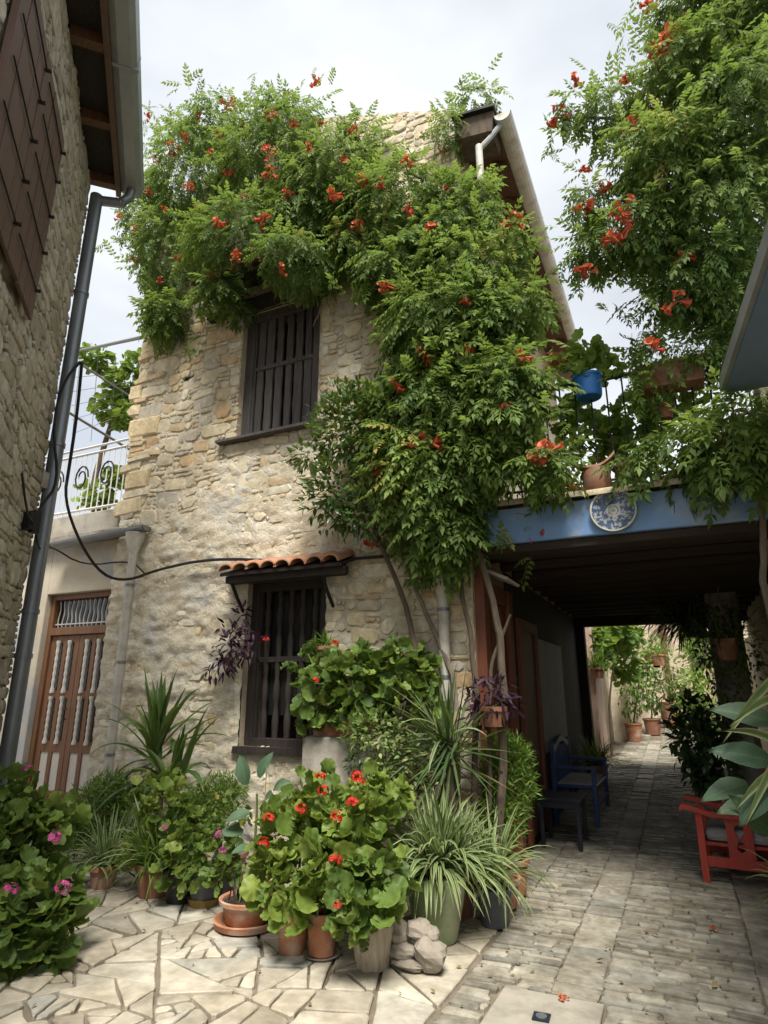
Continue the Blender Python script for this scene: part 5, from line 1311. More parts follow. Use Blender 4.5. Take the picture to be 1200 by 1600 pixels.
pot(f2, (q_.x, q_.y+.25, 0), .11, .14, .22, 'terracotta_dark'); feathery(f2, [lob(318, 1268, 4.75, 50, 40, .22, 1000), lob(352, 1240, 4.9, 36, 30, .2, 450), lob(300, 1290, 4.7, 34, 40, .18, 500)], size=(.05, .09))
p = gp(352, 1405); gc = thing('small_pot', (p.x, p.y, 0), 'small grey pot squeezed behind the terracotta bowl', 'pot')
pot(gc, (p.x, p.y, 0), .07, .09, .19, 'grey_pot')
# terracotta bowl on a saucer
p = gp(386, 1447); bw = thing('terracotta_bowl', (p.x, p.y, 0), 'wide terracotta bowl on its saucer with small dark succulents', 'potted plant')
MB().lathe((p.x, p.y, 0.0), [(.19, 0), (.225, .015), (.24, .055), (.225, .06), (.205, .03), (.19, .025)], 36).build('saucer', 'terracotta', bw, smooth=True)
MB().lathe((p.x, p.y, .028), [(.14, 0), (.155, .015), (.185, .13), (.205, .13), (.208, .155), (.195, .16), (.18, .15), (.175, .12)], 36).build('bowl', 'terracotta', bw, smooth=True)
MB().lathe((p.x, p.y, .15), [(.178, 0), (.175, .01), (.001, .012)], 20).build('soil', 'soil', bw)
straps(bw, 'purple_leaf', (p.x-.04, p.y, .17), 40, .14, .012, (50, 90), .2, 4, name='succulent', spread=.06)
straps(bw, 'fern_leaf', (p.x, p.y, .17), 40, .16, .010, (50, 90), .2, 4, name='succulent', spread=.07)
MB().tube([(p.x+.02, p.y+.1, .15), (p.x+.03, p.y+.1, 1.05)], .004, 5).build('cane', 'rope', bw)
# plant with big bluish leaves
p = at(398, 1300, Y=4.35); bl_ = thing('broad_leaf_plant', (p.x, 4.35, 0), 'upright plant with a few large blue green leaves above the bowl', 'potted plant')
pot(bl_, (p.x, 4.35, 0), .10, .13, .2, 'terracotta_dark')
stem(bl_, [(p.x, 4.35, .18), at(400, 1320, Y=4.35), at(402, 1240, Y=4.35)], .014, .008, 'stem_green')
BRO = [t_broad(1, .52, .25, .22)]
LV = Leaves(BRO)
for (u, v, d, s) in ((390, 1270, (-.6, -.5, -.1), .2), (412, 1250, (.5, -.5, .3), .22), (385, 1225, (-.25, -.2, .9), .24), (380, 1300, (-.7, -.5, .1), .2), (420, 1275, (.6, -.4, .2), .2), (405, 1215, (.3, .1, .9), .22), (395, 1325, (-.3, -.7, .1), .18), (375, 1290, (-.8, -.2, -.2), .16), (428, 1232, (.8, -.3, .4), .2)):
    c = at(u, v, Y=4.3); LV.add([tuple(c)], [d], [(0, -.75, .7)], s)
LV.build(bl_, 'blue_leaf', pieces=9)

# the centre group: red geraniums in two terracotta pots and a log shaped planter
p1 = gp(457, 1486); p2_ = gp(503, 1494)
g1 = thing('potted_geranium', (p1.x, p1.y, 0), 'red flowered geranium in the plain terracotta pot beside the bowl', 'potted plant')
pot(g1, (p1.x, p1.y, 0), .085, .105, .24, 'terracotta', .006, rimh=.05)
geranium(g1, [lob(460, 1310, 4.05, 50, 50, .22, 120), lob(440, 1375, 3.85, 34, 36, .16, 70), lob(500, 1262, 4.15, 46, 36, .2, 80), lob(462, 1415, 3.75, 26, 20, .12, 30)], 'geranium_light', (.07, .14), 200,
         flowers=[at(420, 1280, Y=3.8), at(500, 1215, Y=4.0), at(505, 1236, Y=3.9), at(470, 1265, Y=3.85), at(412, 1318, Y=3.75)])
g2 = thing('potted_geranium', (p2_.x, p2_.y, 0), 'red flowered geranium in the reddish pot with a pale saucer', 'potted plant')
pot(g2, (p2_.x, p2_.y, .018), .082, .10, .235, 'terracotta', .006, rimh=.05)
MB().lathe((p2_.x, p2_.y, 0), [(.095, 0), (.12, .02), (.112, .022), (.09, .012)], 28).build('saucer', 'river_stone', g2, smooth=True)
geranium(g2, [lob(550, 1295, 4.05, 54, 48, .22, 130), lob(525, 1350, 3.85, 42, 38, .18, 90), lob(590, 1245, 4.2, 34, 34, .16, 60), lob(500, 1402, 3.75, 30, 22, .12, 36)], 'geranium_light', (.07, .145), 220,
         flowers=[at(551, 1255, Y=3.75), at(558, 1213, Y=3.95), at(525, 1278, Y=3.7), at(524, 1345, Y=3.5), at(562, 1220, Y=3.95)])
p3 = gp(582, 1510); g3 = thing('potted_geranium', (p3.x, p3.y, 0), 'leafy geranium spilling over a pale stone planter shaped like a log', 'potted plant')
V = []; n = 22
for k, (r, z) in enumerate(((.095, 0), (.105, .06), (.118, .15), (.13, .225), (.128, .24), (.108, .24), (.10, .2))):
    for i in range(n):
        a = 2*math.pi*i/n; rr_ = r*(1+(.07*math.sin(a*7+z*9)+.03*math.sin(a*13))*(1 if k < 4 else .5)); V.append((p3.x+rr_*math.cos(a), p3.y+rr_*math.sin(a), z+(.012*math.sin(a*5) if 3 <= k <= 5 else 0)))
F = [(k*n+i, k*n+(i+1) % n, (k+1)*n+(i+1) % n, (k+1)*n+i) for k in range(6) for i in range(n)]+[tuple(range(n-1, -1, -1)), tuple(6*n+i for i in range(n))]
MB().add(V, F).build('planter', 'log_stone', g3, smooth=True)
geranium(g3, [lob(562, 1405, 3.7, 34, 36, .16, 60), lob(592, 1375, 3.8, 32, 34, .16, 50), lob(552, 1445, 3.6, 22, 20, .1, 22), lob(598, 1425, 3.68, 18, 18, .1, 22)], 'geranium_leaf', (.07, .14), 160, flowers=[at(527, 1415, Y=3.4)], fsize=.6)
# rounded stones heaped between the planters
for k, (u, v, s, ax) in enumerate(((622, 1455, .085, (1., .9, .85)), (656, 1452, .08, (1.15, .9, .72)), (628, 1484, .085, (1.25, .9, .62)), (672, 1488, .105, (1., .9, .8)), (640, 1506, .075, (1.5, .8, .42)), (674, 1462, .06, (.9, .9, .9)))):
    y = 3.98-(v-1460)*.001; c = at(u, v, Y=y); V = []; n, m_ = 12, 8
    for i in range(m_+1):
        th = math.pi*i/m_
        for q in range(n):
            a = 2*math.pi*q/n; d = Vector((math.sin(th)*math.cos(a), math.sin(th)*math.sin(a), math.cos(th))); r = s*(1+.30*noise.noise(d*1.3+Vector((k*7., 0, 0)))+.1*noise.noise(d*4+Vector((k*3., 0, 0))))
            V.append((c.x+d.x*r*ax[0], c.y+d.y*r*ax[1], max(.002, c.z+d.z*r*ax[2])))
    F = [(i*n+q, i*n+(q+1) % n, (i+1)*n+(q+1) % n, (i+1)*n+q) for i in range(m_) for q in range(n)]
    tag(MB().add(V, F).build('garden_stone', 'river_stone'), ['rounded grey stone at the upper left of the heap by the green pot', 'pale oval stone on top of the heap by the green pot', 'middle stone on the left of the heap by the green pot', 'large tan stone at the right foot of the heap', 'flat stone lying at the front foot of the heap', 'small stone at the right side of the heap touching the green pot'][k], 'stone', 'stones heaped beside the green pot')
# the big spider plant in the green pot
p = gp(683, 1470); gr_ = thing('spider_plant', (p.x, p.y, 0), 'big striped spider plant overflowing a pale green glazed pot', 'potted plant')
MB().lathe((p.x, p.y, 0), [(.12, 0), (.135, .02), (.185, .24), (.212, .38), (.218, .40), (.205, .405), (.195, .36)], 36).build('pot', 'green_glaze', gr_, smooth=True)
MB().lathe((p.x, p.y, .35), [(.19, 0), (.18, .012), (.001, .015)], 20).build('soil', 'soil', gr_)
spider(gr_, (p.x, p.y, .40), 270, .56, .027, 200, (8, 80), 1.6)
spider(gr_, (p.x+.1, p.y+.12, .42), 130, .58, .026, 60, (0, 75), 1.7)
p = gp(765, 1455); s3 = thing('spider_plant', (p.x, p.y+.15, 0), 'smaller spider plant trailing to the cobbles at the passage corner', 'potted plant')
pot(s3, (p.x, p.y+.15, 0), .10, .13, .24, 'grey_pot'); spider(s3, (p.x, p.y+.15, .30), 110, .55, .018, 80, (5, 75), 1.5)
# dracaena before the house corner
db = at(700, 1150, Y=4.95); dc = thing('dracaena', (db.x, 4.95, 0), 'spiky dracaena with narrow leaves before the corner of the house', 'potted plant')
pot(dc, (db.x, 4.95, 0), .14, .18, .3, 'terracotta_dark')
stem(dc, [(db.x, 4.95, .25), (db.x+.02, 4.95, .7), tuple(db)], .035, .03, 'bark', 'trunk')
straps(dc, 'dracaena_leaf', db, 110, .66, .026, (-50, 85), .35, 6, spread=.03, pieces=110, stem=.22)
straps(dc, 'spider_leaf', db, 8, .6, .03, (-20, 50), 1.2, 7, name='leaf', spread=.03, pieces=8)
# white plinth below the window with geraniums in a window box
wp = at(520, 1190, Y=5.2)
pb = tag(MB().bx(wp.x-.22, wp.x+.55, 5.02, 5.40, 0, at(520, 1152, Y=5.05).z).build('plinth', 'concrete', bevel=.015), 'pale grey block under the window box right of the lower window', 'plinth')
ztop = at(520, 1152, Y=5.05).z
wb = thing('window_box', (wp.x+.2, 5.2, ztop), 'terracotta window box with lush geraniums before the lower window', 'potted plant')
MB().bx(wp.x-.16, wp.x+.5, 5.10, 5.32, ztop, ztop+.16).build('box', 'terracotta', wb, bevel=.012)
geranium(wb, [lob(560, 1065, 5.15, 58, 46, .24, 170), lob(620, 1050, 5.2, 50, 42, .22, 130), lob(505, 1080, 5.1, 40, 44, .2, 80), lob(480, 1035, 5.1, 34, 18, .16, 30), lob(640, 1095, 5.15, 36, 42, .18, 80), lob(485, 1120, 5.1, 22, 32, .12, 34), lob(555, 1115, 5.1, 46, 30, .18, 70)], 'geranium_leaf', (.08, .14), 220,
         flowers=[at(523, 1006, Y=4.9), at(493, 1064, Y=4.9), at(416, 1000, Y=5.15)], fsize=.9)
wq = at(507, 1020, Y=5.25); sp = thing('small_pot', (wq.x, 5.25, wq.z-.1), 'small terracotta pot hanging on the right side of the lower window', 'pot')
pot(sp, (wq.x, 5.25, wq.z-.1), .07, .09, .16, 'terracotta_dark')
straps(sp, 'fern_leaf', (wq.x, 5.25, wq.z+.06), 30, .2, .02, (20, 80), .8, 5, spread=.03)
# variegated shrub right of it
q_ = at(600, 1290, Y=4.75); vs_ = thing('variegated_shrub', (q_.x, 4.75, 0), 'small pale leaved shrub below the window geraniums', 'potted plant')
pot(vs_, (q_.x, 4.75, 0), .14, .18, .28, 'terracotta_dark')
LV = Leaves([t_leaflet(1, .5, .1, .1)])
for (c, r, n) in [lob(590, 1150, 4.75, 52, 36, .22, 330), lob(620, 1180, 4.75, 36, 40, .2, 220), lob(560, 1140, 4.75, 30, 20, .15, 110), lob(600, 1220, 4.7, 40, 34, .2, 220), lob(650, 1230, 4.75, 34, 34, .2, 160)]: blob_leaves(LV, c, r, n, (.035, .065), out=.8, down=0, shell=.4)
LV.build(vs_, 'pale_leaf')
for k in range(6): stem(vs_, [(q_.x, 4.75, .25), at(595+k*4, 1230, Y=4.75), at(560+k*14, 1150, Y=4.75)], .010, .004, 'bark')
LV = Leaves([t_leaflet(1, .5, .1, .1)])
for (c, r, n) in [lob(640, 1210, 4.85, 40, 60, .2, 260), lob(570, 1180, 4.9, 40, 36, .2, 160)]: blob_leaves(LV, c, r, n, (.04, .07), out=.8, down=0, shell=.4)
LV.build(vs_, 'bay_leaf', name='inner_foliage')
# hanging purple tradescantia pots
def purple(name_lab, u, v, Y, lobes, potr):
    c = at(u, v, Y=Y); t = thing('purple_heart', (c.x, c.y, c.z), name_lab, 'hanging plant')
    pot(t, (c.x, c.y, c.z), potr*.75, potr, potr*1.4, 'terracotta_dark', .006)
    LV = Leaves([t_leaflet(1, .28, .2, .12)])
    for (cc, r, n) in lobes: blob_leaves(LV, cc, r, n, (.07, .13), out=.8, down=.3, shell=.3)
    LV.build(t, 'purple_leaf', pieces=40)
    MB().tube([(c.x, c.y+.02, c.z+potr), (c.x, min(c.y+.15, YF), c.z+potr+.05)], .008, 5).build('hook', 'iron', t)
    return t
purple('purple leaved hanging plant on the left jamb of the lower window', 356, 1040, 5.35, [lob(365, 1005, 5.28, 30, 34, .12, 150), lob(345, 1035, 5.28, 18, 24, .1, 50), lob(378, 960, 5.3, 12, 26, .08, 30), lob(395, 1010, 5.3, 16, 22, .1, 40), lob(330, 1050, 5.3, 12, 12, .06, 10)], .06)
purple('dark purple trailing plant in a pot on the passage corner', 772, 1135, 5.15, [lob(765, 1085, 5.1, 34, 28, .2, 100), lob(750, 1110, 5.1, 24, 30, .15, 40), lob(785, 1100, 5.15, 22, 22, .15, 36)], .11)
# plants in the mouth of the passage on the left
q_ = at(790, 1300, Y=5.6); pf = thing('asparagus_fern', (q_.x, 5.65, 0), 'dark feathery fern in the shade at the passage corner', 'potted plant')
pot(pf, (q_.x, 5.65, 0), .13, .16, .26, 'terracotta'); feathery(pf, [lob(790, 1220, 5.55, 46, 70, .25, 1300), lob(780, 1280, 5.4, 36, 40, .2, 500), lob(805, 1180, 5.6, 26, 30, .15, 250)])
q_ = at(785, 1330, Y=5.3); tp = thing('small_pot', (q_.x, 5.3, 0), 'terracotta pot on the ground at the dark passage corner', 'pot')
pot(tp, (q_.x, 5.3, 0), .09, .12, .2, 'terracotta')

# ------------------------------------------------------------------ right side: big leaves, hanging pot, shaded plants
rp = thing('bird_of_paradise', (.78, 4.35, 0), 'large broad leaved plant leaning in from the right edge', 'potted plant')
pot(rp, (.78, 4.35, 0), .2, .25, .4, 'terracotta')
LV = Leaves([t_broad(1, .46, .3, .2, 8)])
for (u, v, Y, d, s, nn) in ((1168, 1225, 4.6, (-.55, -.25, -.1), .30, (-.2, -.8, .6)), (1205, 1190, 4.5, (-.45, -.2, .15), .34, (-.1, -.85, .5)), (1195, 1260, 4.4, (-.35, -.3, .05), .30, (-.2, -.8, .6)), (1205, 1300, 4.4, (-.3, -.5, .4), .32, (-.3, -.8, .5)), (1210, 1130, 4.6, (-.6, -.2, .25), .36, (-.1, -.8, .6)), (1210, 1230, 4.3, (-.5, -.3, -.35), .3, (-.3, -.8, .4))):
    c = at(u, v, Y=Y); LV.add([tuple(c)], [d], [nn], s)
LV.build(rp, 'blue_leaf', pieces=7)
for (u0, v0, u1, v1, Y) in ((1250, 1180, 1130, 1142, 4.4), (1260, 1080, 1140, 1135, 4.4), (1250, 1030, 1130, 1160, 4.5), (1255, 1140, 1165, 1290, 4.3), (1240, 1200, 1150, 1265, 4.3)):
    a, c = at(u0, v0, Y=Y), at(u1, v1, Y=Y-.1); n = 7; V = []; C = []
    side = (c-a).cross(Vector((0, 1, .3))).normalized()
    for k in range(n+1):
        t = k/n; p_ = a.lerp(c, t)+Vector((0, 0, .05*math.sin(math.pi*t))); w = .026*(1-t**3)+.002
        for q in (-1, 0, 1): V.append(tuple(p_+side*q*w+Vector((0, .010*(1-abs(q)), 0)))); C.append((.9, .5+.5*q, t))
    F = []
    for k in range(n):
        for q in (0, 1): i = k*3+q; F += [(i, i+1, i+4), (i, i+4, i+3)]
    link('blade', to_mesh('blade', np.array(V)-np.array(wloc(rp)), np.array(F), 'spider_leaf', True, np.array(C)), rp)
for k in range(5): stem(rp, [(.78, 4.35, .35), at(1235, 1270-k*12, Y=4.4), at(1212+k*3, 1230-k*40, Y=4.5)], .014, .008, 'stem_green')
p = Vector((.62, 5.25, 0)); s4 = thing('spider_plant', p, 'spider plant reaching in beside the red armchair at the right edge', 'potted plant')
pot(s4, p, .12, .15, .25, 'terracotta'); spider(s4, (p.x, p.y, .26), 90, .5, .02, 60, (5, 80), 1.4)
hp = at(1136, 1015, Y=8.9)
hg = thing('hanging_pot', (hp.x, 8.9, hp.z-.13), 'terracotta pot hung by ropes from the passage ceiling', 'hanging plant')
pot(hg, (hp.x, 8.9, hp.z-.13), .10, .145, .26, 'terracotta', .008)
for a in (0, 2.1, 4.2): MB().tube([(hp.x+.14*math.cos(a), 8.9+.14*math.sin(a), hp.z+.12), (hp.x, 8.9, 2.60), (hp.x, 8.9, 2.92)], .007, 5).build('rope', 'rope', hg)
LV = Leaves([t_leaflet(1, .5, .1, .1)])
for (c, r, n) in [lob(1136, 986, 8.9, 26, 12, .15, 110), lob(1104, 1012, 9.05, 24, 44, .2, 230), lob(1166, 1020, 9.05, 26, 48, .2, 220), lob(1138, 1068, 9.1, 30, 26, .15, 130), lob(1125, 960, 9.2, 36, 16, .2, 120)]: blob_leaves(LV, c, r, n, (.05, .09), shell=.3)
LV.build(hg, 'geranium_leaf')
straps(hg, 'fern_leaf', (hp.x, 8.9, hp.z+.1), 40, .7, .018, (0, 60), 1.8, 8, name='runners', spread=.08)
hf = at(1085, 985, Y=10.2)
h2 = thing('hanging_fern', (hf.x, 10.2, hf.z), 'dark shaggy fern basket hanging left of the terracotta hanging pot', 'hanging plant')
pot(h2, (hf.x, 10.2, hf.z-.1), .12, .16, .2, 'black_plastic')
straps(h2, 'dracaena_leaf', (hf.x, 10.2, hf.z+.1), 420, .80, .022, (-10, 80), 2.0, 8, spread=.14)
for a in (0, 2.1, 4.2): MB().tube([(hf.x+.15*math.cos(a), 10.2+.15*math.sin(a), hf.z+.1), (hf.x, 10.2, 2.9)], .006, 5).build('rope', 'rope', h2)
# shaded shrub in a pot stand below the pillar
sb = at(1090, 1230, Y=9.4); s5 = thing('potted_shrub', (sb.x+.05, 9.4, G(9.4)), 'dark leafy shrub in a pot on an iron stand behind the red armchair', 'potted plant')
g0 = G(9.4); x5 = sb.x+.12
pot(s5, (x5, 9.4, g0+.32), .15, .20, .32, 'black_plastic')
for a in (.6, 2.2, 3.8, 5.3): MB().tube([(x5+.15*math.cos(a), 9.4+.15*math.sin(a), g0), (x5+.14*math.cos(a), 9.4+.14*math.sin(a), g0+.36)], .014, 6).build('stand_leg', 'iron', s5)
MB().lathe((x5, 9.4, g0+.30), [(.16, 0), (.17, .02), (.15, .02)], 16).build('stand_ring', 'iron', s5)
LV = Leaves([t_leaflet(1, .45, .15, .12)])
for (c, r, n) in [lob(1085, 1150, 9.3, 40, 46, .3, 420), lob(1110, 1190, 9.2, 40, 50, .3, 400), lob(1075, 1110, 9.4, 26, 30, .2, 150), lob(1120, 1130, 9.4, 30, 40, .25, 200)]: blob_leaves(LV, c, r, n, (.08, .15), shell=.35, down=.2)
LV.build(s5, 'bay_leaf', pieces=60)
for k in range(5): stem(s5, [(x5, 9.4, g0+.6), (x5+random.uniform(-.15, .15), 9.4, g0+.9), (x5+random.uniform(-.3, .25), 9.4, g0+1.2)], .012, .006, 'bark')
q_ = at(930, 1215, Y=10.9); s6 = thing('grass_tuft', (-1.35, 10.9, G(10.9)), 'arching grassy plant behind the blue bench in the passage', 'potted plant')
pot(s6, (-1.35, 10.9, G(10.9)), .12, .15, .3, 'terracotta_dark'); straps(s6, 'fern_leaf', (-1.35, 10.9, G(10.9)+.3), 130, .6, .016, (10, 85), 1.4, 7, spread=.06)
# ------------------------------------------------------------------ plants along the lane beyond
def lane_pot(u, v, Y, r, h, mat, lobes, lmat, size, label, T=None, cat='potted plant', name='potted_shrub', x=None):
    c = at(u, v, Y=Y); g = G(Y); t = thing(name, (c.x if x is None else x, Y, g), label, cat)
    xx = c.x if x is None else x
    pot(t, (xx, Y, g), r*.75, r, h, mat)
    LV = Leaves(T or [t_leaflet(1, .45, .15, .12)])
    for (cc, rr_, n) in lobes: blob_leaves(LV, cc, rr_, n, size, shell=.35)
    LV.build(t, lmat)
    stem(t, [(xx, Y, g+h*.8), (np.array(lobes[0][0])*.5+np.array((xx, Y, g+h))*.5), tuple(lobes[0][0])], .025, .01, 'bark')
lane_pot(990, 1140, 16.6, .2, .42, 'terracotta', [lob(1000, 1060, 16.6, 24, 46, .4, 330), lob(985, 1090, 16.6, 16, 34, .3, 160)], 'fern_leaf', (.08, .15), 'young tree in a terracotta pot against the lane wall')
lane_pot(1018, 1120, 18.2, .22, .4, 'terracotta_dark', [lob(1018, 1080, 18.2, 22, 34, .4, 260), lob(1010, 1040, 18.4, 16, 20, .3, 110)], 'bay_leaf', (.09, .16), 'darker bushy plant behind the potted tree in the lane')
lane_pot(1048, 1112, 20., .3, .7, 'terracotta_dark', [lob(1045, 1060, 20., 22, 36, .5, 260), lob(1060, 1080, 20., 16, 24, .3, 130)], 'geranium_leaf', (.1, .18), 'leafy plant in a large barrel pot near the end of the lane')
lc = thing('climber', (-1.5, 13.4, 2), 'sunlit green climber hanging on the left lane walls', 'vine')
LV = Leaves(GER)
for (c, r, n) in [lob(935, 1010, 13.2, 20, 30, .25, 170), lob(965, 1000, 14.5, 26, 24, .3, 200), lob(975, 1035, 15.5, 22, 30, .3, 190), lob(985, 990, 15, 18, 18, .3, 120), lob(955, 980, 14, 30, 12, .3, 120)]: blob_leaves(LV, c, r, n, (.1, .18), shell=.3)
LV.build(lc, 'grape_leaf')
stem(lc, [(-1.45, 14.15, G(14.1)), (-1.42, 14.1, 1.4), at(965, 1000, Y=14.4)], .03, .012)
hb_ = thing('hanging_fern', at(935, 1060, Y=12.85), 'trailing plant hanging on the pink pier beyond the passage', 'hanging plant')
hc = wloc(hb_); pot(hb_, tuple(hc), .1, .13, .2, 'terracotta_dark'); straps(hb_, 'fern_leaf', tuple(hc+Vector((0, 0, .2))), 90, .5, .02, (0, 80), 1.6, 7, spread=.07)
for (u, v, lab) in ((1018, 1035, 'left of two small terracotta pots fixed to the far lane wall'), (1030, 1040, 'right of two small terracotta pots fixed to the far lane wall')):
    c = at(u, v, Y=18.6 if u < 1020 else 18.); t = thing('wall_pot', c, lab, 'potted plant'); pot(t, tuple(c), .13, .17, .28, 'terracotta')
    LV = Leaves([t_leaflet(1, .4, .1, .1)]); blob_leaves(LV, (c.x, c.y, c.z+.45), np.array((.4, .3, .28)), 130, (.1, .17), shell=.3); LV.build(t, 'grape_leaf')
    MB().bx(c.x-.6, c.x+.02, c.y+.02, c.y+.08, c.z-.05, c.z).build('bracket', 'iron', t)
rg = thing('hedge', (.9, 15, G(15)), 'sunlit mixed greenery along the right side of the lane', 'hedge')
LV = Leaves([t_leaflet(1, .5, .1, .12)])
for (c, r, n) in [lob(1085, 1085, 15, 20, 40, .6, 260), lob(1090, 1030, 17, 24, 40, .6, 260), lob(1075, 1000, 20, 16, 30, .6, 160), lob(1100, 1120, 13.5, 22, 30, .5, 220), lob(1070, 1110, 17, 14, 26, .4, 140), lob(1110, 980, 16, 30, 20, .5, 160)]: blob_leaves(LV, c, r, n, (.1, .19), shell=.3)
LV.build(rg, 'grape_leaf')
for k in range(4): stem(rg, [(.8+.1*k, 14+k, G(14+k)), (.75, 14+k, 1.2), (.7, 14.3+k, 2)], .03, .01)

# ------------------------------------------------------------------ balcony pots
YR = YF-.06
bp = at(921, 622, Y=YR); t = thing('blue_pot', (bp.x, YR, bp.z), 'bright blue pot with light green leaves hung on the balcony rail', 'potted plant')
MB().lathe((bp.x, YR, bp.z), [(.105, 0), (.115, .02), (.128, .19), (.136, .19), (.136, .215), (.12, .215), (.115, .17)], 28).build('pot', 'blue_pot', t, smooth=True)
MB().lathe((bp.x, YR, bp.z+.16), [(.117, 0), (.001, .01)], 16).build('soil', 'soil', t)
geranium(t, [lob(915, 565, 5.45, 36, 22, .2, 60), lob(935, 575, 5.4, 24, 18, .15, 30), lob(895, 570, 5.45, 22, 22, .15, 26)], 'grape_leaf', (.07, .12), 60)
a, c = at(1000, 616, Y=YR-.02), at(1108, 606, Y=YR-.02)
t = thing('planter_box', ((a.x+c.x)/2, YR, a.z), 'long brown planter box hung on the balcony rail', 'planter')
MB().add([(x, YR+dy, z) for (x, z) in ((a.x+.03, a.z), (c.x-.03, a.z), (c.x, a.z+.2), (a.x, a.z+.2)) for dy in (-.12, .10)], [(0, 2, 3, 1), (0, 1, 7, 6), (2, 4, 5, 3), (0, 6, 4, 2), (1, 3, 5, 7), (4, 6, 7, 5)]).build('box', 'terracotta_dark', t, bevel=.01)
MB().bx(a.x-.015, c.x+.015, YR-.135, YR+.115, a.z+.19, a.z+.225).build('rim', 'terracotta_dark', t, bevel=.006)
LV = Leaves(PIN)
for (cc, r, n) in [lob(1050, 560, 5.45, 56, 20, .22, 60), lob(1020, 575, 5.35, 26, 22, .15, 26), lob(1000, 600, 5.35, 22, 30, .15, 26)]: blob_leaves(LV, cc, r, n, (.14, .24))
LV.build(t, 'grape_leaf', pieces=40)
# clay jar with an upswept saddle tile on top
jp = at(932, 744, Y=YR); t = thing('clay_jar', (jp.x, YR, 3.27), 'small clay jar topped by an upswept curved tile on the balcony edge', 'jar')
MB().lathe((jp.x, YR, 3.272), [(.10, 0), (.125, .04), (.118, .15), (.11, .21), (.10, .215)], 22).build('jar', 'terracotta_dark', t, smooth=True)
V = []; n, m_ = 13, 5
for lay in (0, .018):
    for i in range(n):
        s_ = -1+2*i/(n-1); z = 3.50+.055*s_*s_*(1.0 if s_ < 0 else 2.2)+lay
        for k in range(m_):
            q = -1+2*k/(m_-1); V.append((jp.x+.17*s_, YR+.11*q*(1-.55*abs(s_)**2), z-.03*q*q))
F = [(i*m_+k, i*m_+k+1, (i+1)*m_+k+1, (i+1)*m_+k) for i in range(n-1) for k in range(m_-1)]
o_ = n*m_; F2 = [tuple(o_+i for i in reversed(f)) for f in F]
E_ = [(i*m_, (i+1)*m_, o_+(i+1)*m_, o_+i*m_) for i in range(n-1)]+[(i*m_+m_-1, o_+i*m_+m_-1, o_+(i+1)*m_+m_-1, (i+1)*m_+m_-1) for i in range(n-1)]
MB().add(V, F+F2+E_).build('saddle_tile', 'terracotta', t, smooth=True)
jq = at(985, 740, Y=YR+.15); t = thing('small_pot', (jq.x, YR+.15, 3.27), 'dark pot behind the railing right of the clay jar', 'pot'); pot(t, (jq.x, YR+.15, 3.27), .10, .13, .26, 'terracotta_dark')
jr = at(1040, 655, Y=YR+.2); t = thing('small_pot', (jr.x, YR+.2, jr.z), 'little terracotta pot hanging inside the balcony railing', 'pot'); pot(t, (jr.x, YR+.2, jr.z), .06, .08, .13, 'terracotta'); MB().tube([(jr.x, YR+.2, jr.z+.12), (jr.x, YF-.02, 4.36)], .005, 5).build('hanger', 'iron', t)
bg = thing('balcony_plants', (-.2, 5.9, 3.27), 'bushy geraniums growing on the balcony behind the railing', 'plants')
geranium(bg, [lob(915, 685, 5.8, 40, 44, .2, 120), lob(990, 670, 5.75, 36, 50, .2, 140), lob(1060, 655, 5.8, 48, 36, .2, 100), lob(890, 650, 5.7, 20, 40, .15, 50), lob(960, 690, 5.7, 20, 36, .15, 60)], 'grape_leaf', (.07, .13), 120)
for k in range(3): pot(bg, (-.75+k*.45, 5.95, 3.2), .12, .16, .26, 'terracotta_dark')
bb = thing('climber', (-1.3, 5.7, 3.27), 'pinkish white wall end with climbing leaves left of the blue pot', 'vine'); 
LV = Leaves(PIN); 
for (cc, r, n) in [lob(868, 720, 5.3, 16, 34, .15, 26)]: blob_leaves(LV, cc, r, n, (.2, .32))
LV.build(bb, 'vine_leaf', pieces=40)
bb['label'] = 'leafy creeper at the left end of the balcony beside the clay jar'
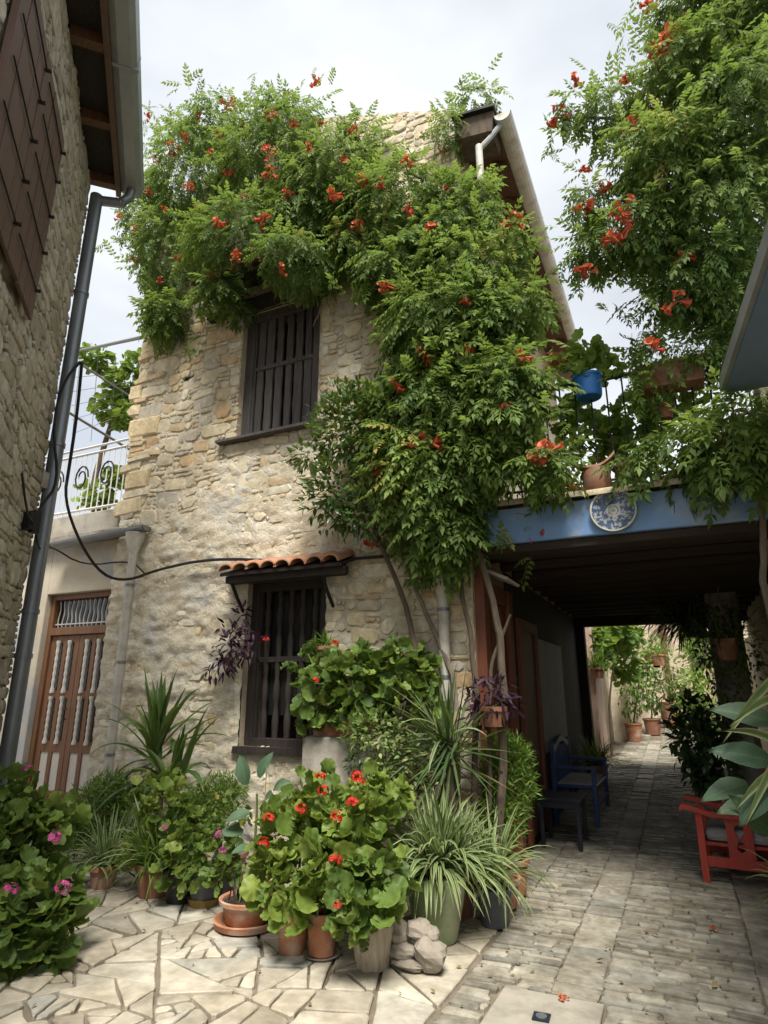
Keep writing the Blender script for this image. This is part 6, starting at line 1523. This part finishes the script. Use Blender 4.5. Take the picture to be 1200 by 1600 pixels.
stem(bb, [(-1.3, 5.7, 3.25), at(870, 740, Y=5.5), at(872, 690, Y=5.4)], .015, .006)
# white wall pipe with a hopper beside the house corner
hpx = at(690, 890, Y=5.36); 
dpp = thing('rain_pipe', (hpx.x, 5.38, 0), 'white rainwater pipe with a funnel top near the house corner', 'pipe')
MB().lathe((hpx.x, 5.38, .02), [(.052, 0), (.052, 2.38), (.055, 2.40), (.12, 2.58), (.135, 2.72), (.125, 2.72), (.05, 2.45)], 14).build('pipe', 'pvc_white', dpp, smooth=True)
for z in (.8, 1.7, 2.3): MB().lathe((hpx.x, 5.38, z), [(.058, 0), (.058, .03)], 14).build('pipe_clip', 'zinc', dpp)
# fallen blossoms on the paving
for k, (u, v, lab) in enumerate(((880, 1560, 'fallen orange blossom on the concrete cover'), (1115, 1451, 'fallen red blossom on the cobbles near the armchair'), (582, 1508, 'fallen petals beside the log planter'))):
    p_ = at(u, v, Z=.02); o = bpy.data.objects.new('fallen_blossom', TRUMP[k]); COL.objects.link(o); o.location = p_; o.scale = (.35, .35, .2); tag(o, lab, 'flower')
# leaf litter and dry petals gathered round the pots and in the joints
pmat('dry_leaf', (.10, .06, .025), (.26, .19, .07), 6, .9, .3, 40)
LV = Leaves([t_lite(1, .45, .35, .2), t_lite(1, .6, -.3, .3)])
n = 520; cx_ = rng.uniform(-5.2, .7, n); cy_ = rng.uniform(2.4, 6.2, n)
near_p = np.exp(-((cy_-(4.45+.12*(cx_+3)))/.45)**2)+.10+(np.abs(cx_+1.36) < .15)*.5
kp = rng.random(n) < near_p; cx_, cy_ = cx_[kp], cy_[kp]; n = len(cx_)
LV.add(np.column_stack([cx_, cy_, np.full(n, .012)]), np.column_stack([rng.normal(size=(n, 2)), np.full(n, .1)]), np.tile((0, 0, 1.), (n, 1))+rng.normal(size=(n, 3))*.25, rng.uniform(.015, .05, n))
lit = LV.build(None, 'dry_leaf', name='leaf_litter'); tag(lit, 'dry leaves and petals scattered over the paving near the pots', 'leaf litter'); lit['kind'] = 'stuff'
